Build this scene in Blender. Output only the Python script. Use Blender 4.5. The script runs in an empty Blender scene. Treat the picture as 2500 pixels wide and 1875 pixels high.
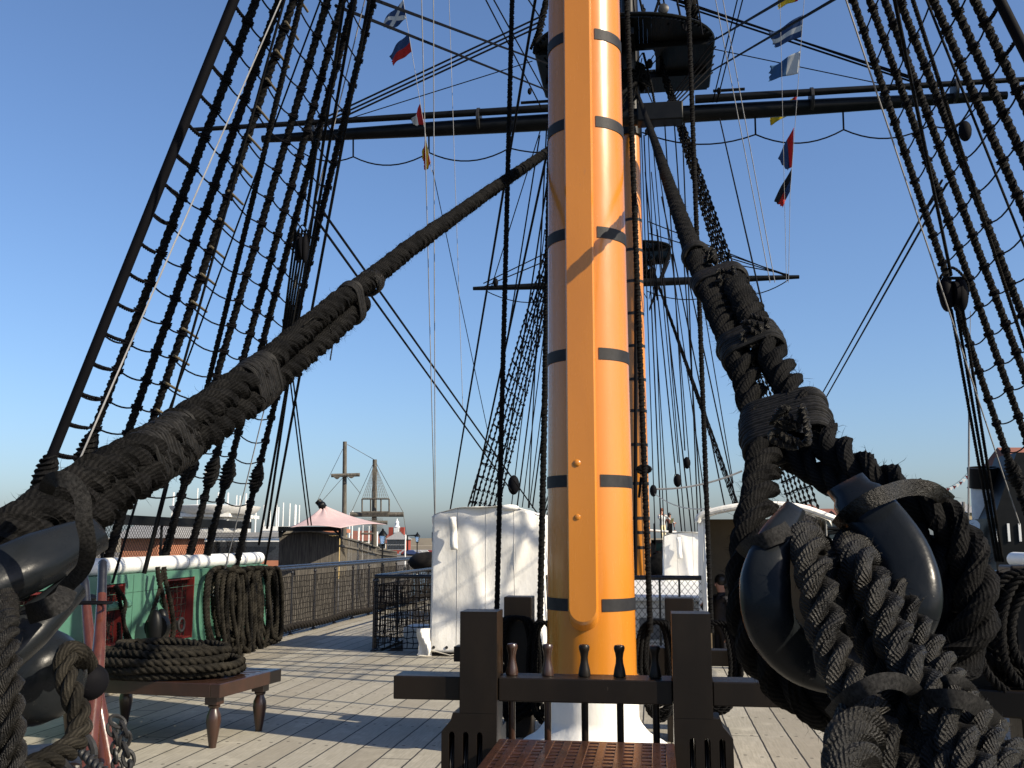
import bpy, math, random
from math import sin, cos, pi, radians, atan2, sqrt, floor
from mathutils import Vector, Matrix, noise
rnd = random.Random(7)
V = Vector
SC = bpy.context.scene
COL = SC.collection
# ---------------------------------------------------------------- camera
F = 2430.0; PITCH = radians(8.9); YAW = radians(8.1); CAM = V((0, 0, 1.75))
FW = V((-sin(YAW)*cos(PITCH), cos(YAW)*cos(PITCH), sin(PITCH)))
RT = V((cos(YAW), sin(YAW), 0)); UPV = RT.cross(FW)
def ray(x, y): return FW*F + RT*(x-1250) + UPV*(937.5-y)
def UA(ax, x, y, v):
    d = ray(x, y); return CAM + d*((v-CAM[ax])/d[ax])
def UX(x, y, v): return UA(0, x, y, v)
def UY(x, y, v): return UA(1, x, y, v)
def UZ(x, y, v): return UA(2, x, y, v)
def UD(x, y, d): return CAM + ray(x, y)*(d/F)
cam = bpy.data.cameras.new('camera'); co = bpy.data.objects.new('camera', cam); COL.objects.link(co)
co.matrix_world = Matrix(((RT.x, UPV.x, -FW.x, CAM.x), (RT.y, UPV.y, -FW.y, CAM.y), (RT.z, UPV.z, -FW.z, CAM.z), (0, 0, 0, 1)))
cam.sensor_width = 36; cam.lens = F/2500*36; cam.clip_start = 0.05; cam.clip_end = 30000
SC.camera = co
# ---------------------------------------------------------------- materials
def nd(nt, typ, **kw):
    n = nt.nodes.new(typ)
    for k, v in kw.items(): setattr(n, k, v)
    return n
def mathn(nt, op, a, b=None, c=None):
    n = nd(nt, 'ShaderNodeMath', operation=op)
    for i, x in enumerate((a, b, c)):
        if x is None: continue
        if isinstance(x, (int, float)): n.inputs[i].default_value = x
        else: nt.links.new(x, n.inputs[i])
    return n.outputs[0]
def mixc(nt, fac, a, b, mode='MIX'):
    n = nd(nt, 'ShaderNodeMix', data_type='RGBA', blend_type=mode)
    for s, x in ((n.inputs[0], fac), (n.inputs[6], a), (n.inputs[7], b)):
        if isinstance(x, (int, float)): s.default_value = x
        elif isinstance(x, (tuple, list)): s.default_value = (*x, 1) if len(x) == 3 else x
        else: nt.links.new(x, s)
    return n.outputs[2]
def ramp(nt, x, a, b):
    n = nd(nt, 'ShaderNodeMapRange'); n.inputs[1].default_value = a; n.inputs[2].default_value = b
    nt.links.new(x, n.inputs[0]); return n.outputs[0]
def base(name, rough=0.6, spec=0.5, coat=0, metal=0):
    m = bpy.data.materials.new(name); m.use_nodes = True
    nt = m.node_tree; b = nt.nodes['Principled BSDF']
    b.inputs['Roughness'].default_value = rough; b.inputs['Specular IOR Level'].default_value = spec
    b.inputs['Coat Weight'].default_value = coat; b.inputs['Metallic'].default_value = metal
    b.inputs['Coat Roughness'].default_value = 0.12
    return m, nt, b
def tc(nt, sc=(1, 1, 1), out='Object'):
    t = nd(nt, 'ShaderNodeTexCoord'); mp = nd(nt, 'ShaderNodeMapping'); mp.inputs[3].default_value = sc
    nt.links.new(t.outputs[out], mp.inputs[0]); return mp.outputs[0]
def noi(nt, vec, scale, detail=4, rough=0.55):
    n = nd(nt, 'ShaderNodeTexNoise'); n.inputs['Scale'].default_value = scale; n.inputs['Detail'].default_value = detail
    n.inputs['Roughness'].default_value = rough; nt.links.new(vec, n.inputs['Vector']); return n.outputs[0]
def bump(nt, b, h, strength=0.3, dist=0.01):
    n = nd(nt, 'ShaderNodeBump'); n.inputs['Strength'].default_value = strength; n.inputs['Distance'].default_value = dist
    nt.links.new(h, n.inputs['Height']); nt.links.new(n.outputs[0], b.inputs['Normal'])
def M(name, c1, c2=None, rough=0.6, spec=0.5, coat=0, scale=4, stretch=(1, 1, 1), bs=0.15, bd=0.004, lo=0.35, hi=0.65, metal=0, bscale=None, rvar=0.12, wear=None, wlo=0.62, wscale=9, K=.72):
    c1 = tuple(x*K for x in c1); c2 = tuple(x*K for x in c2) if c2 else None; wear = tuple(x*K for x in wear) if wear else None
    m, nt, b = base(name, rough, spec, coat, metal)
    c2 = c2 or tuple(x*0.8 for x in c1)
    v = tc(nt, stretch); n1 = noi(nt, v, scale)
    col = mixc(nt, ramp(nt, n1, lo, hi), c1, c2)
    if wear:
        w = noi(nt, v, wscale, 8, 0.7); col = mixc(nt, ramp(nt, w, wlo, wlo+.05), col, wear)
    nt.links.new(col, b.inputs['Base Color'])
    n2 = noi(nt, v, bscale or scale*6, 5)
    bump(nt, b, n2, bs, bd)
    r = mathn(nt, 'MULTIPLY_ADD', n2, rvar*2, rough-rvar); nt.links.new(r, b.inputs['Roughness'])
    return m
def rope_mat(name, c1, c2, rough=0.62, spec=0.35, k=24, j=8, strength=0.6, dist=0.004, tip=None):
    m, nt, b = base(name, rough, spec)
    t = nd(nt, 'ShaderNodeTexCoord'); sp = nd(nt, 'ShaderNodeSeparateXYZ'); nt.links.new(t.outputs['UV'], sp.inputs[0])
    ov = tc(nt, (1, 1, 1)); n0 = noi(nt, ov, 60, 3)
    ph = mathn(nt, 'ADD', mathn(nt, 'MULTIPLY', sp.outputs[0], j*2*pi), mathn(nt, 'MULTIPLY', sp.outputs[1], k*2*pi))
    ph = mathn(nt, 'ADD', ph, mathn(nt, 'MULTIPLY', n0, 5.5))
    s = mathn(nt, 'MULTIPLY_ADD', mathn(nt, 'SINE', ph), 0.5, 0.5)
    n1 = noi(nt, ov, 9, 5); n2 = noi(nt, ov, 400, 2)
    f = mathn(nt, 'MULTIPLY', ramp(nt, n1, .35, .68), mathn(nt, 'MULTIPLY_ADD', s, .8, .2))
    c1 = tuple(x*.8 for x in c1); c2 = tuple(x*.8 for x in c2)
    col = mixc(nt, f, c1, c2)
    nt.links.new(col, b.inputs['Base Color'])
    n5 = noi(nt, ov, 28, 4, .7)
    h = mathn(nt, 'ADD', mathn(nt, 'MULTIPLY', s, ramp(nt, n5, .3, .62)), mathn(nt, 'ADD', mathn(nt, 'MULTIPLY', n2, .9), mathn(nt, 'MULTIPLY', n5, 1.6)))
    bump(nt, b, h, strength, dist)
    nt.links.new(mathn(nt, 'MULTIPLY_ADD', s, -0.18, rough+.1), b.inputs['Roughness'])
    return m
TAR = rope_mat('tarred_rope_material', (.0032, .0032, .0034), (.0145, .0138, .0132), rough=.8, spec=.06, k=30, j=30, strength=.55)
TARB = rope_mat('tarred_lanyard_material', (.0036, .0034, .0032), (.032, .029, .0235), rough=.48, spec=.2, k=36, j=36, strength=.85)
SHR = rope_mat('shroud_rope_material', (.003, .003, .0035), (.012, .0117, .0114), rough=.7, spec=.08, k=18, j=14)
COIL = rope_mat('coil_rope_material', (.008, .0073, .006), (.044, .039, .030), rough=.76, spec=.07, k=18, j=14)
WEB = M('webbing_material', (.010, .010, .010), (.036, .035, .034), rough=.78, spec=.08, scale=150, bs=.9, bd=.003)
CORD = M('seizing_cord_material', (.007, .007, .007), (.020, .019, .018), rough=.62, spec=.12, scale=60, bs=.3, bd=.001, stretch=(1, 1, 1))
THIN = M('thin_black_line_material', (.006, .006, .008), rough=.7, spec=.05)
GREYL = M('grey_line_material', (.30, .30, .30), (.2, .2, .2), rough=.6, spec=.3)
WHITEL = M('white_cord_material', (.7, .66, .58), (.5, .47, .4), rough=.7, spec=.2)
# ---------------------------------------------------------------- mesh builder
class MB:
    def __init__(s): s.v = []; s.f = []; s.u = []; s.m = []
    def add(s, vs, fs, us=None, mi=0):
        o = len(s.v); s.v += [tuple(x) for x in vs]
        for i, f in enumerate(fs):
            s.f.append([o+k for k in f]); s.u.append(us[i] if us else None); s.m.append(mi)
def resample(pts, step):
    out = [pts[0]]; acc = 0.0
    L = sum((pts[i+1]-pts[i]).length for i in range(len(pts)-1)); n = max(1, int(round(L/step))); st = L/n
    d = st; i = 0; cur = pts[0]; left = st
    while i < len(pts)-1:
        seg = (pts[i+1]-cur).length
        if seg >= left-1e-9 and len(out) < n:
            cur = cur + (pts[i+1]-cur)*(left/max(seg, 1e-9)); out.append(cur); left = st
        else:
            left -= seg; i += 1; cur = pts[i]
    out.append(pts[-1]) if (out[-1]-pts[-1]).length > st*.3 else None
    return out
def cat(P, n=8, closed=False):
    P = list(P); N = len(P)
    if N < 3: return P
    out = []
    R = N if closed else N-1
    for i in range(R):
        if closed: a, b, c, d = P[(i-1) % N], P[i], P[(i+1) % N], P[(i+2) % N]
        else:
            b, c = P[i], P[i+1]; a = P[i-1] if i else b*2-c; d = P[i+2] if i+2 < N else c*2-b
        for k in range(n):
            t = k/n
            out.append(.5*((2*b)+(c-a)*t+(2*a-5*b+4*c-d)*t*t+(3*b-a-3*c+d)*t**3))
    out.append(P[0] if closed else P[-1])
    return out
def frames(pts):
    n = len(pts); T = []
    for i in range(n):
        t = pts[min(i+1, n-1)]-pts[max(i-1, 0)]
        T.append(t.normalized() if t.length > 1e-9 else V((0, 0, 1)))
    a = V((0, 0, 1)) if abs(T[0].z) < .9 else V((1, 0, 0))
    N = (a-T[0]*a.dot(T[0])).normalized(); out = []
    for i in range(n):
        N = (N-T[i]*N.dot(T[i]))
        if N.length < 1e-6: N = T[i].orthogonal()
        N.normalize(); out.append((T[i], N.copy(), T[i].cross(N)))
    return out
def tube(mb, pts, r, n=8, caps=True, mi=0, sq=None):
    pts = [V(p) for p in pts]; fr = frames(pts); vs = []; m = len(pts)
    s = 0; S = []
    for i in range(m):
        if i: s += (pts[i]-pts[i-1]).length
        S.append(s)
    for i in range(m):
        t, N, B = fr[i]; rr = r(S[i]/max(s, 1e-9)) if callable(r) else (r[i] if isinstance(r, (list, tuple)) else r)
        for k in range(n):
            a = 2*pi*k/n; vs.append(pts[i]+N*(cos(a)*rr)+B*(sin(a)*rr*(sq or 1)))
    fs = []; us = []
    for i in range(m-1):
        for k in range(n):
            k2 = (k+1) % n
            fs.append([i*n+k, i*n+k2, (i+1)*n+k2, (i+1)*n+k])
            us.append([(S[i], k/n), (S[i], (k+1)/n), (S[i+1], (k+1)/n), (S[i+1], k/n)])
    if caps:
        fs += [list(range(n))[::-1], [(m-1)*n+k for k in range(n)]]; us += [None, None]
    mb.add(vs, fs, us, mi)
def lobe(lobes, x, depth):
    # x in 0..1 round the rope ; true outline of `lobes` touching strands
    b = pi/lobes; th = ((x*2*pi+b) % (2*b))-b; s_ = sin(b); c0 = 1/(1+s_); r0 = s_*c0
    q = r0*r0-(c0*sin(th))**2; q = c0*cos(th)+(sqrt(q) if q > 0 else 0)
    return 1-depth*(1-q)/(1-c0*cos(b)) if depth < 1 else q
def rope(mb, pts, r, lobes=3, pitch=None, n=12, step=None, depth=.5, fuzz=0, flen=.03, caps=True, wob=0, hand=1, sub=None):
    pts = [V(p) for p in pts]
    r0 = r(0.5) if callable(r) else r
    pitch = pitch or r0*5.2; step = step or pitch/10
    pts = resample(pts, step); fr = frames(pts); m = len(pts); vs = []; s = 0; S = [0]
    for i in range(1, m): s += (pts[i]-pts[i-1]).length; S.append(s)
    for i in range(m):
        t, N, B = fr[i]; rr = r(S[i]/s) if callable(r) else r
        for k in range(n):
            a = 2*pi*k/n + hand*2*pi*S[i]/pitch
            q = rr*(lobe(lobes, k/n, depth) if lobes > 1 else 1)
            if sub: q *= 1-sub[1]+sub[1]*abs(sin(pi*(S[i]/sub[0]+sub[2]*k/n)))**.6
            if wob: q *= 1+wob*noise.noise(pts[i]*22+V((k*2.0, 0, 0)))
            vs.append(pts[i]+N*(cos(a)*q)+B*(sin(a)*q))
    fs = []; us = []; ul = 1/pitch
    for i in range(m-1):
        for k in range(n):
            k2 = (k+1) % n
            fs.append([i*n+k, i*n+k2, (i+1)*n+k2, (i+1)*n+k])
            us.append([(S[i]*ul, k/n), (S[i]*ul, (k+1)/n), (S[i+1]*ul, (k+1)/n), (S[i+1]*ul, k/n)])
    if caps: fs += [list(range(n))[::-1], [(m-1)*n+k for k in range(n)]]; us += [None, None]
    mb.add(vs, fs, us)
    if fuzz:
        for _ in range(int(fuzz*s)):
            i = rnd.randrange(1, m-1); k = rnd.randrange(n); p = V(vs[i*n+k]); c = pts[i]; t = fr[i][0]
            o = (p-c).normalized(); L = flen*rnd.uniform(.3, 1.2)
            d = (o*rnd.uniform(.1, 1)+t*rnd.uniform(-1.2, 1.2)+V((rnd.uniform(-.6, .6), rnd.uniform(-.6, .6), rnd.uniform(-.6, .6)))).normalized()
            w = d.cross(V((rnd.uniform(-1, 1), rnd.uniform(-1, 1), rnd.uniform(-1, 1)))).normalized()*.0005
            d2 = (d+V((rnd.uniform(-.7, .7), rnd.uniform(-.7, .7), rnd.uniform(-.7, .7)))).normalized()
            a = p; b_ = p+d*L*.5; c_ = b_+d2*L*.5
            mb.add([a-w, a+w, b_+w, b_-w, c_], [[0, 1, 2, 3], [3, 2, 4]])
def box(mb, c, s, rz=0, mi=0, ax=None):
    c = V(c); X = V((cos(rz), sin(rz), 0)); Y = V((-sin(rz), cos(rz), 0)); Z = V((0, 0, 1))
    if ax: X, Y, Z = ax
    vs = [c+X*(s[0]/2*i)+Y*(s[1]/2*j)+Z*(s[2]/2*k) for k in (-1, 1) for j in (-1, 1) for i in (-1, 1)]
    mb.add(vs, [[0, 2, 3, 1], [4, 5, 7, 6], [0, 1, 5, 4], [1, 3, 7, 5], [3, 2, 6, 7], [2, 0, 4, 6]], None, mi)
def bmm(mb, a, b, mi=0): box(mb, (V(a)+V(b))/2, [abs(b[i]-a[i]) for i in range(3)], 0, mi)
def beam(mb, p, q, w, h, mi=0, up=V((0, 0, 1))):
    p = V(p); q = V(q); X = (q-p).normalized(); Y = up.cross(X)
    if Y.length < 1e-4: Y = V((1, 0, 0))
    Y.normalize(); Z = X.cross(Y); box(mb, (p+q)/2, ((q-p).length, w, h), 0, mi, (X, Y, Z))
def prism(mb, poly, ext, mi=0):
    n = len(poly); ext = V(ext); poly = [V(p) for p in poly]
    mb.add(poly+[p+ext for p in poly], [list(range(n))[::-1], list(range(n, 2*n))]+[[i, (i+1) % n, n+(i+1) % n, n+i] for i in range(n)], None, mi)
def lathe(mb, b, prof, n=16, axis=V((0, 0, 1)), mi=0):
    b = V(b); axis = axis.normalized(); X = axis.orthogonal().normalized(); Y = axis.cross(X); vs = []; m = len(prof)
    for r, z in prof:
        for k in range(n):
            a = 2*pi*k/n; vs.append(b+axis*z+X*(cos(a)*r)+Y*(sin(a)*r))
    fs = [[i*n+k, i*n+(k+1) % n, (i+1)*n+(k+1) % n, (i+1)*n+k] for i in range(m-1) for k in range(n)]
    fs += [list(range(n))[::-1], [(m-1)*n+k for k in range(n)]]
    us = [[(i*.1, k/n), (i*.1, (k+1)/n), ((i+1)*.1, (k+1)/n), ((i+1)*.1, k/n)] for i in range(m-1) for k in range(n)]+[None, None]
    mb.add(vs, fs, us, mi)
def ball(mb, c, r, n=10, m=7, sc=(1, 1, 1), ax=None):
    X, Y, Z = ax or (V((1, 0, 0)), V((0, 1, 0)), V((0, 0, 1))); c = V(c); vs = []
    for i in range(m+1):
        th = pi*i/m
        for k in range(n):
            a = 2*pi*k/n; vs.append(c+X*(sin(th)*cos(a)*r*sc[0])+Y*(sin(th)*sin(a)*r*sc[1])+Z*(-cos(th)*r*sc[2]))
    mb.add(vs, [[i*n+k, i*n+(k+1) % n, (i+1)*n+(k+1) % n, (i+1)*n+k] for i in range(m) for k in range(n)])
def wrap(mb, c, axis, e1, ra, rb, turns, wire, n=6, seg=22, lobes=False, jit=.0):
    axis = axis.normalized(); e1 = (e1-axis*e1.dot(axis)).normalized(); e2 = axis.cross(e1); pts = []
    N = int(turns*seg); L = turns*wire*1.9
    for i in range(N+1):
        a = 2*pi*i/seg; t = i/N
        bul = 1+.03*sin(pi*t)+jit*noise.noise(V((i*.13, c.x*5, c.z*5))); hs = max(0, ra-rb); th_ = math.tanh(cos(a)*2.6)/math.tanh(2.6)
        pinch = 1-(.10 if hs > .2*rb else 0)*math.exp(-(cos(a)/.35)**2)
        pts.append(c+axis*((t-.5)*L+jit*.06*noise.noise(V((i*.21, 3, c.z))))+e1*((th_*hs+cos(a)*rb)*bul)+e2*(sin(a)*rb*bul*pinch))
    if lobes: rope(mb, pts, wire, n=9, pitch=wire*6, step=wire*1.1)
    else: tube(mb, pts, wire, n)
def net(mb, a, b, c, d, nu, nv, r=.006, jit=.02, sag=0, n=4, knots=False):
    # a,b bottom corners, d,c top corners
    a, b, c, d = map(V, (a, b, c, d)); nrm = (b-a).cross(d-a).normalized(); G = {}
    for i in range(nu+1):
        for j in range(nv+1):
            u = i/nu; v = j/nv; p = (a*(1-u)+b*u)*(1-v)+(d*(1-u)+c*u)*v
            e = 0 if j in (0, nv) else 1
            G[i, j] = p+(b-a).normalized()*rnd.uniform(-jit, jit)*e+V((0, 0, rnd.uniform(-jit, jit)*e-sag*sin(pi*u)*sin(pi*v)))+nrm*rnd.uniform(-jit, jit)*.6
    for i in range(nu+1): tube(mb, [G[i, j] for j in range(nv+1)], r, n, False)
    for j in range(nv+1): tube(mb, [G[i, j] for i in range(nu+1)], r, n, False)
def dnet(mb, a, b, c, d, nu, nv, r=.003, n=3):
    a, b, c, d = map(V, (a, b, c, d))
    def P(u, v): return (a*(1-u)+b*u)*(1-v)+(d*(1-u)+c*u)*v
    for i in range(-nv, nu+1):
        for sgn in (0, 1):
            pts = []
            for j in range(nv+1):
                u = (i+j if sgn == 0 else i+nv-j)/nu
                if 0 <= u <= 1: pts.append(P(u, j/nv))
            if len(pts) > 1: tube(mb, pts, r, n, False)
def catenary(a, b, sag, n=8):
    a, b = V(a), V(b); return [a.lerp(b, i/n)-V((0, 0, sag*4*(i/n)*(1-i/n))) for i in range(n+1)]
def sheet(mb, fn, nu, nv, th=.004):
    vs = [fn(i/nu, j/nv) for j in range(nv+1) for i in range(nu+1)]
    fs = [[j*(nu+1)+i, j*(nu+1)+i+1, (j+1)*(nu+1)+i+1, (j+1)*(nu+1)+i] for j in range(nv) for i in range(nu)]
    us = [[(i/nu, j/nv), ((i+1)/nu, j/nv), ((i+1)/nu, (j+1)/nv), (i/nu, (j+1)/nv)] for j in range(nv) for i in range(nu)]
    mb.add(vs, fs, us)
# ---------------------------------------------------------------- object makers
def mkobj(name, mb, mats, origin=V((0, 0, 0)), smooth=True, bevel=0, solid=0, sharp=None):
    me = bpy.data.meshes.new(name)
    me.from_pydata([tuple(V(v)-origin) for v in mb.v], [], mb.f)
    if any(u is not None for u in mb.u):
        uvl = me.uv_layers.new(name='UVMap').data; i = 0
        for f, u in zip(mb.f, mb.u):
            for k in range(len(f)):
                if u: uvl[i].uv = u[k]
                i += 1
    for m in (mats if isinstance(mats, (list, tuple)) else [mats]): me.materials.append(m)
    me.polygons.foreach_set('material_index', mb.m)
    me.polygons.foreach_set('use_smooth', [bool(smooth)]*len(mb.f))
    if smooth and sharp: me.set_sharp_from_angle(angle=radians(sharp))
    me.update()
    o = bpy.data.objects.new(name, me); COL.objects.link(o)
    if solid:
        md = o.modifiers.new('solid', 'SOLIDIFY'); md.thickness = solid; md.offset = 0
    if bevel:
        md = o.modifiers.new('bevel', 'BEVEL'); md.width = bevel; md.segments = 2; md.limit_method = 'ANGLE'; md.angle_limit = radians(40)
    return o
def org(mb):
    xs = [v[0] for v in mb.v]; ys = [v[1] for v in mb.v]; zs = [v[2] for v in mb.v]
    return V(((min(xs)+max(xs))/2, (min(ys)+max(ys))/2, min(zs)))
def thing(name, label, cat_, loc, group=None):
    o = bpy.data.objects.new(name, None); COL.objects.link(o); o.location = loc; o.empty_display_size = .1
    o['label'] = label; o['category'] = cat_
    if group: o['group'] = group
    return o
LOC = {}
def part(name, mb, mat, parent, smooth=True, bevel=0, solid=0, sharp=35, label=None):
    o0 = LOC.get(parent.name, V(parent.location)); 
    o = mkobj(name, mb, mat, o0, smooth, bevel, solid, sharp); o.parent = parent; LOC[o.name] = o0
    if label: o['label'] = label
    return o
def top(name, mb, mat, label, cat_, group=None, smooth=True, bevel=0, solid=0, sharp=35):
    c = org(mb); o = mkobj(name, mb, mat, c, smooth, bevel, solid, sharp); o.location = c; LOC[o.name] = c
    o['label'] = label; o['category'] = cat_
    if group: o['group'] = group
    return o
def struct(name, mb, mat, smooth=False, kind='structure'):
    o = mkobj(name, mb, mat, V((0, 0, 0)), smooth); o['kind'] = kind; return o
def copytree(o, delta, label=None, name=None):
    c = o.copy(); COL.objects.link(c); c.location = V(o.location)+V(delta)
    if label: c['label'] = label
    for ch in o.children:
        d = ch.copy(); COL.objects.link(d); d.parent = c
        for g in ch.children:
            e = g.copy(); COL.objects.link(e); e.parent = d
    return c
# ================================================================ light and sky
SUN_AZ = radians(69); SUN_EL = radians(33)
SD = V((sin(SUN_AZ)*cos(SUN_EL), -cos(SUN_AZ)*cos(SUN_EL), sin(SUN_EL)))   # towards the sun
sl = bpy.data.lights.new('sun', 'SUN'); so = bpy.data.objects.new('sun', sl); COL.objects.link(so)
sl.energy = 5.0; sl.angle = radians(.53); sl.color = (1, .88, .69)
so.rotation_euler = SD.to_track_quat('Z', 'Y').to_euler(); so.location = (30, -20, 30)
w = bpy.data.worlds.new('World'); SC.world = w; w.use_nodes = True; nt = w.node_tree
sky = nd(nt, 'ShaderNodeTexSky', sky_type='NISHITA'); sky.sun_disc = False
sky.sun_elevation = SUN_EL; sky.sun_rotation = pi-SUN_AZ
sky.air_density = 1.0; sky.dust_density = 1.6; sky.ozone_density = 7.0; sky.altitude = 0
bg = nt.nodes['Background']; bg.inputs[1].default_value = .104
nt.links.new(mixc(nt, 1.0, sky.outputs[0], (1.0, .94, .92), 'MULTIPLY'), bg.inputs[0])
SC.view_settings.view_transform = 'Standard'; SC.view_settings.look = 'None'
SC.view_settings.exposure = 0.85; SC.view_settings.gamma = 1
SC.cycles.max_bounces = 6
# ================================================================ materials
def deck_mat():
    m, nt, b = base('deck_plank_material', .72, .3)
    v = tc(nt, (1, 1, 1)); sp = nd(nt, 'ShaderNodeSeparateXYZ'); nt.links.new(v, sp.inputs[0])
    X, Y = sp.outputs[0], sp.outputs[1]
    W = .262
    wob = mathn(nt, 'MULTIPLY', mathn(nt, 'SUBTRACT', noi(nt, v, 5, 3), .5), .012)
    xs = mathn(nt, 'DIVIDE', mathn(nt, 'ADD', mathn(nt, 'ADD', X, 20.07), wob), W)
    idx = mathn(nt, 'FLOOR', xs); fx = mathn(nt, 'FRACT', xs)
    dx = mathn(nt, 'MINIMUM', fx, mathn(nt, 'SUBTRACT', 1, fx))
    seam = mathn(nt, 'LESS_THAN', dx, .030)
    # butt joints: staggered per plank
    wn = nd(nt, 'ShaderNodeTexWhiteNoise', noise_dimensions='1D'); nt.links.new(idx, wn.inputs['W'])
    off = mathn(nt, 'MULTIPLY', wn.outputs[0], 5.2)
    ys = mathn(nt, 'DIVIDE', mathn(nt, 'ADD', Y, off), 5.2); yi = mathn(nt, 'FLOOR', ys); fy = mathn(nt, 'FRACT', ys)
    dy = mathn(nt, 'MINIMUM', fy, mathn(nt, 'SUBTRACT', 1, fy))
    butt = mathn(nt, 'LESS_THAN', dy, .0016)
    line = mathn(nt, 'MAXIMUM', seam, butt)
    wn2 = nd(nt, 'ShaderNodeTexWhiteNoise', noise_dimensions='2D'); cb = nd(nt, 'ShaderNodeCombineXYZ')
    nt.links.new(idx, cb.inputs[0]); nt.links.new(yi, cb.inputs[1]); nt.links.new(cb.outputs[0], wn2.inputs['Vector'])
    # treenails: two per plank at every beam
    ty = mathn(nt, 'MULTIPLY', mathn(nt, 'SUBTRACT', mathn(nt, 'FRACT', mathn(nt, 'DIVIDE', mathn(nt, 'ADD', Y, mathn(nt, 'MULTIPLY', wn.outputs[0], .10)), .92)), .5), .92)
    tx = mathn(nt, 'MULTIPLY', mathn(nt, 'SUBTRACT', mathn(nt, 'ABSOLUTE', mathn(nt, 'SUBTRACT', fx, .5)), .25), W)
    ty2 = mathn(nt, 'ADD', ty, mathn(nt, 'MULTIPLY', mathn(nt, 'SUBTRACT', mathn(nt, 'GREATER_THAN', fx, .5), .5), .06))
    dd = mathn(nt, 'SQRT', mathn(nt, 'ADD', mathn(nt, 'MULTIPLY', tx, tx), mathn(nt, 'MULTIPLY', ty2, ty2)))
    dot = mathn(nt, 'LESS_THAN', dd, .016)
    g = tc(nt, (9, .55, 1)); grain = noi(nt, g, 7, 6, .65); big = noi(nt, v, .8, 5); mid = noi(nt, v, 3.2, 6, .7)
    c = mixc(nt, ramp(nt, grain, .3, .7), (.345, .325, .275), (.21, .195, .16))
    c = mixc(nt, mathn(nt, 'MULTIPLY', ramp(nt, big, .4, .7), .5), c, (.22, .205, .155))
    c = mixc(nt, mathn(nt, 'MULTIPLY', ramp(nt, mid, .52, .72), .55), c, (.46, .43, .36))
    c = mixc(nt, mathn(nt, 'MULTIPLY', wn2.outputs[0], .55), c, (.17, .148, .112))
    c = mixc(nt, mathn(nt, 'MULTIPLY', dot, .9), c, (.045, .038, .03))
    c = mixc(nt, line, c, (.016, .015, .014))
    nt.links.new(c, b.inputs['Base Color'])
    h = mathn(nt, 'SUBTRACT', mathn(nt, 'MULTIPLY', grain, .35), mathn(nt, 'MULTIPLY', line, 1.0))
    bump(nt, b, h, .55, .006)
    return m
DECK = deck_mat()
ORANGE = M('mast_paint_material', (.64, .232, .022), (.57, .205, .019), rough=.26, spec=.5, coat=.3, scale=2.6, bs=.09, bd=.003, bscale=18, rvar=.07, stretch=(1, 1, .22), wear=(.50, .20, .05), wlo=.665, wscale=8)
BANDM = M('black_band_material', (.012, .012, .014), (.02, .02, .022), rough=.62, spec=.25, scale=18, bs=.25, bd=.003)
BLACKP = M('black_spar_paint_material', (.004, .0045, .005), (.007, .0075, .008), rough=.42, spec=.15, scale=3, bs=.1)
GLOSSB = M('black_gloss_wood_material', (.0075, .0095, .012), (.013, .015, .017), rough=.30, spec=.13, coat=.0, scale=6, bs=.35, bd=.0025, bscale=38, wear=(.20, .19, .16), wlo=.665, wscale=17, stretch=(1, .6, 1))
BROWN = M('brown_black_paint_material', (.0085, .0062, .0046), (.014, .010, .007), rough=.42, spec=.2, coat=.03, scale=5, bs=.14, bd=.002, bscale=60, stretch=(1, 1, .3), wear=(.09, .072, .055), wlo=.685, wscale=16)
TABLEM = M('brown_table_paint_material', (.048, .021, .013), (.032, .016, .010), rough=.33, spec=.5, coat=.2, scale=6, bs=.15, bd=.002, wear=(.16, .09, .04), wlo=.70, wscale=16)
GRATEM = M('grating_wood_material', (.060, .025, .015), (.032, .015, .010), rough=.30, spec=.5, coat=.2, scale=9, bs=.2, bd=.002, wear=(.14, .08, .05), wlo=.68, wscale=22)
GREEN = M('green_paint_material', (.085, .215, .15), (.07, .18, .13), rough=.42, spec=.45, scale=2.5, bs=.12, bd=.003, wear=(.06, .15, .10), wlo=.69, wscale=9)
WHITEP = M('white_paint_material', (.70, .70, .68), (.60, .61, .60), K=.92, rough=.4, spec=.45, scale=3, bs=.08, wear=(.4, .4, .36), wlo=.72)
REDP = M('red_port_paint_material', (.14, .014, .012), (.10, .011, .009), rough=.45, spec=.4, scale=5, bs=.1)
def canvas(name, c1, c2, k=1.0):
    m, nt, b = base(name, .62, .3); v = tc(nt, (1, 1, 1)); n = noi(nt, v, 1.6, 5); n2 = noi(nt, tc(nt, (1.6, 1.6, .8)), 4.5, 3)
    n3 = noi(nt, v, 900, 1); n4 = noi(nt, v, 7, 7, .7)
    c = mixc(nt, ramp(nt, n, .35, .7), c1, c2); c = mixc(nt, mathn(nt, 'MULTIPLY', ramp(nt, n4, .6, .75), .35), c, (.42, .38, .3))
    nt.links.new(c, b.inputs['Base Color'])
    bump(nt, b, mathn(nt, 'ADD', n2, mathn(nt, 'MULTIPLY', n3, .03)), .16*k, .06); return m
CANVAS = canvas('white_canvas_material', (.70, .69, .66), (.60, .585, .54))
BEIGE = M('beige_door_material', (.22, .165, .10), (.18, .135, .085), rough=.6, spec=.3, scale=3)
GREYW = M('weathered_grey_wood_material', (.17, .155, .13), (.09, .082, .07), rough=.85, spec=.15, scale=4, stretch=(3, 3, .4), bs=.4, bd=.01)
GREYD = M('dark_weathered_plank_material', (.105, .095, .082), (.045, .042, .038), rough=.9, spec=.1, scale=5, stretch=(3, 3, .3), bs=.5, bd=.01)
RAILM = M('black_rail_material', (.012, .012, .014), (.022, .022, .025), rough=.28, spec=.4, coat=.1, scale=5, bs=.05)
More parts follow.
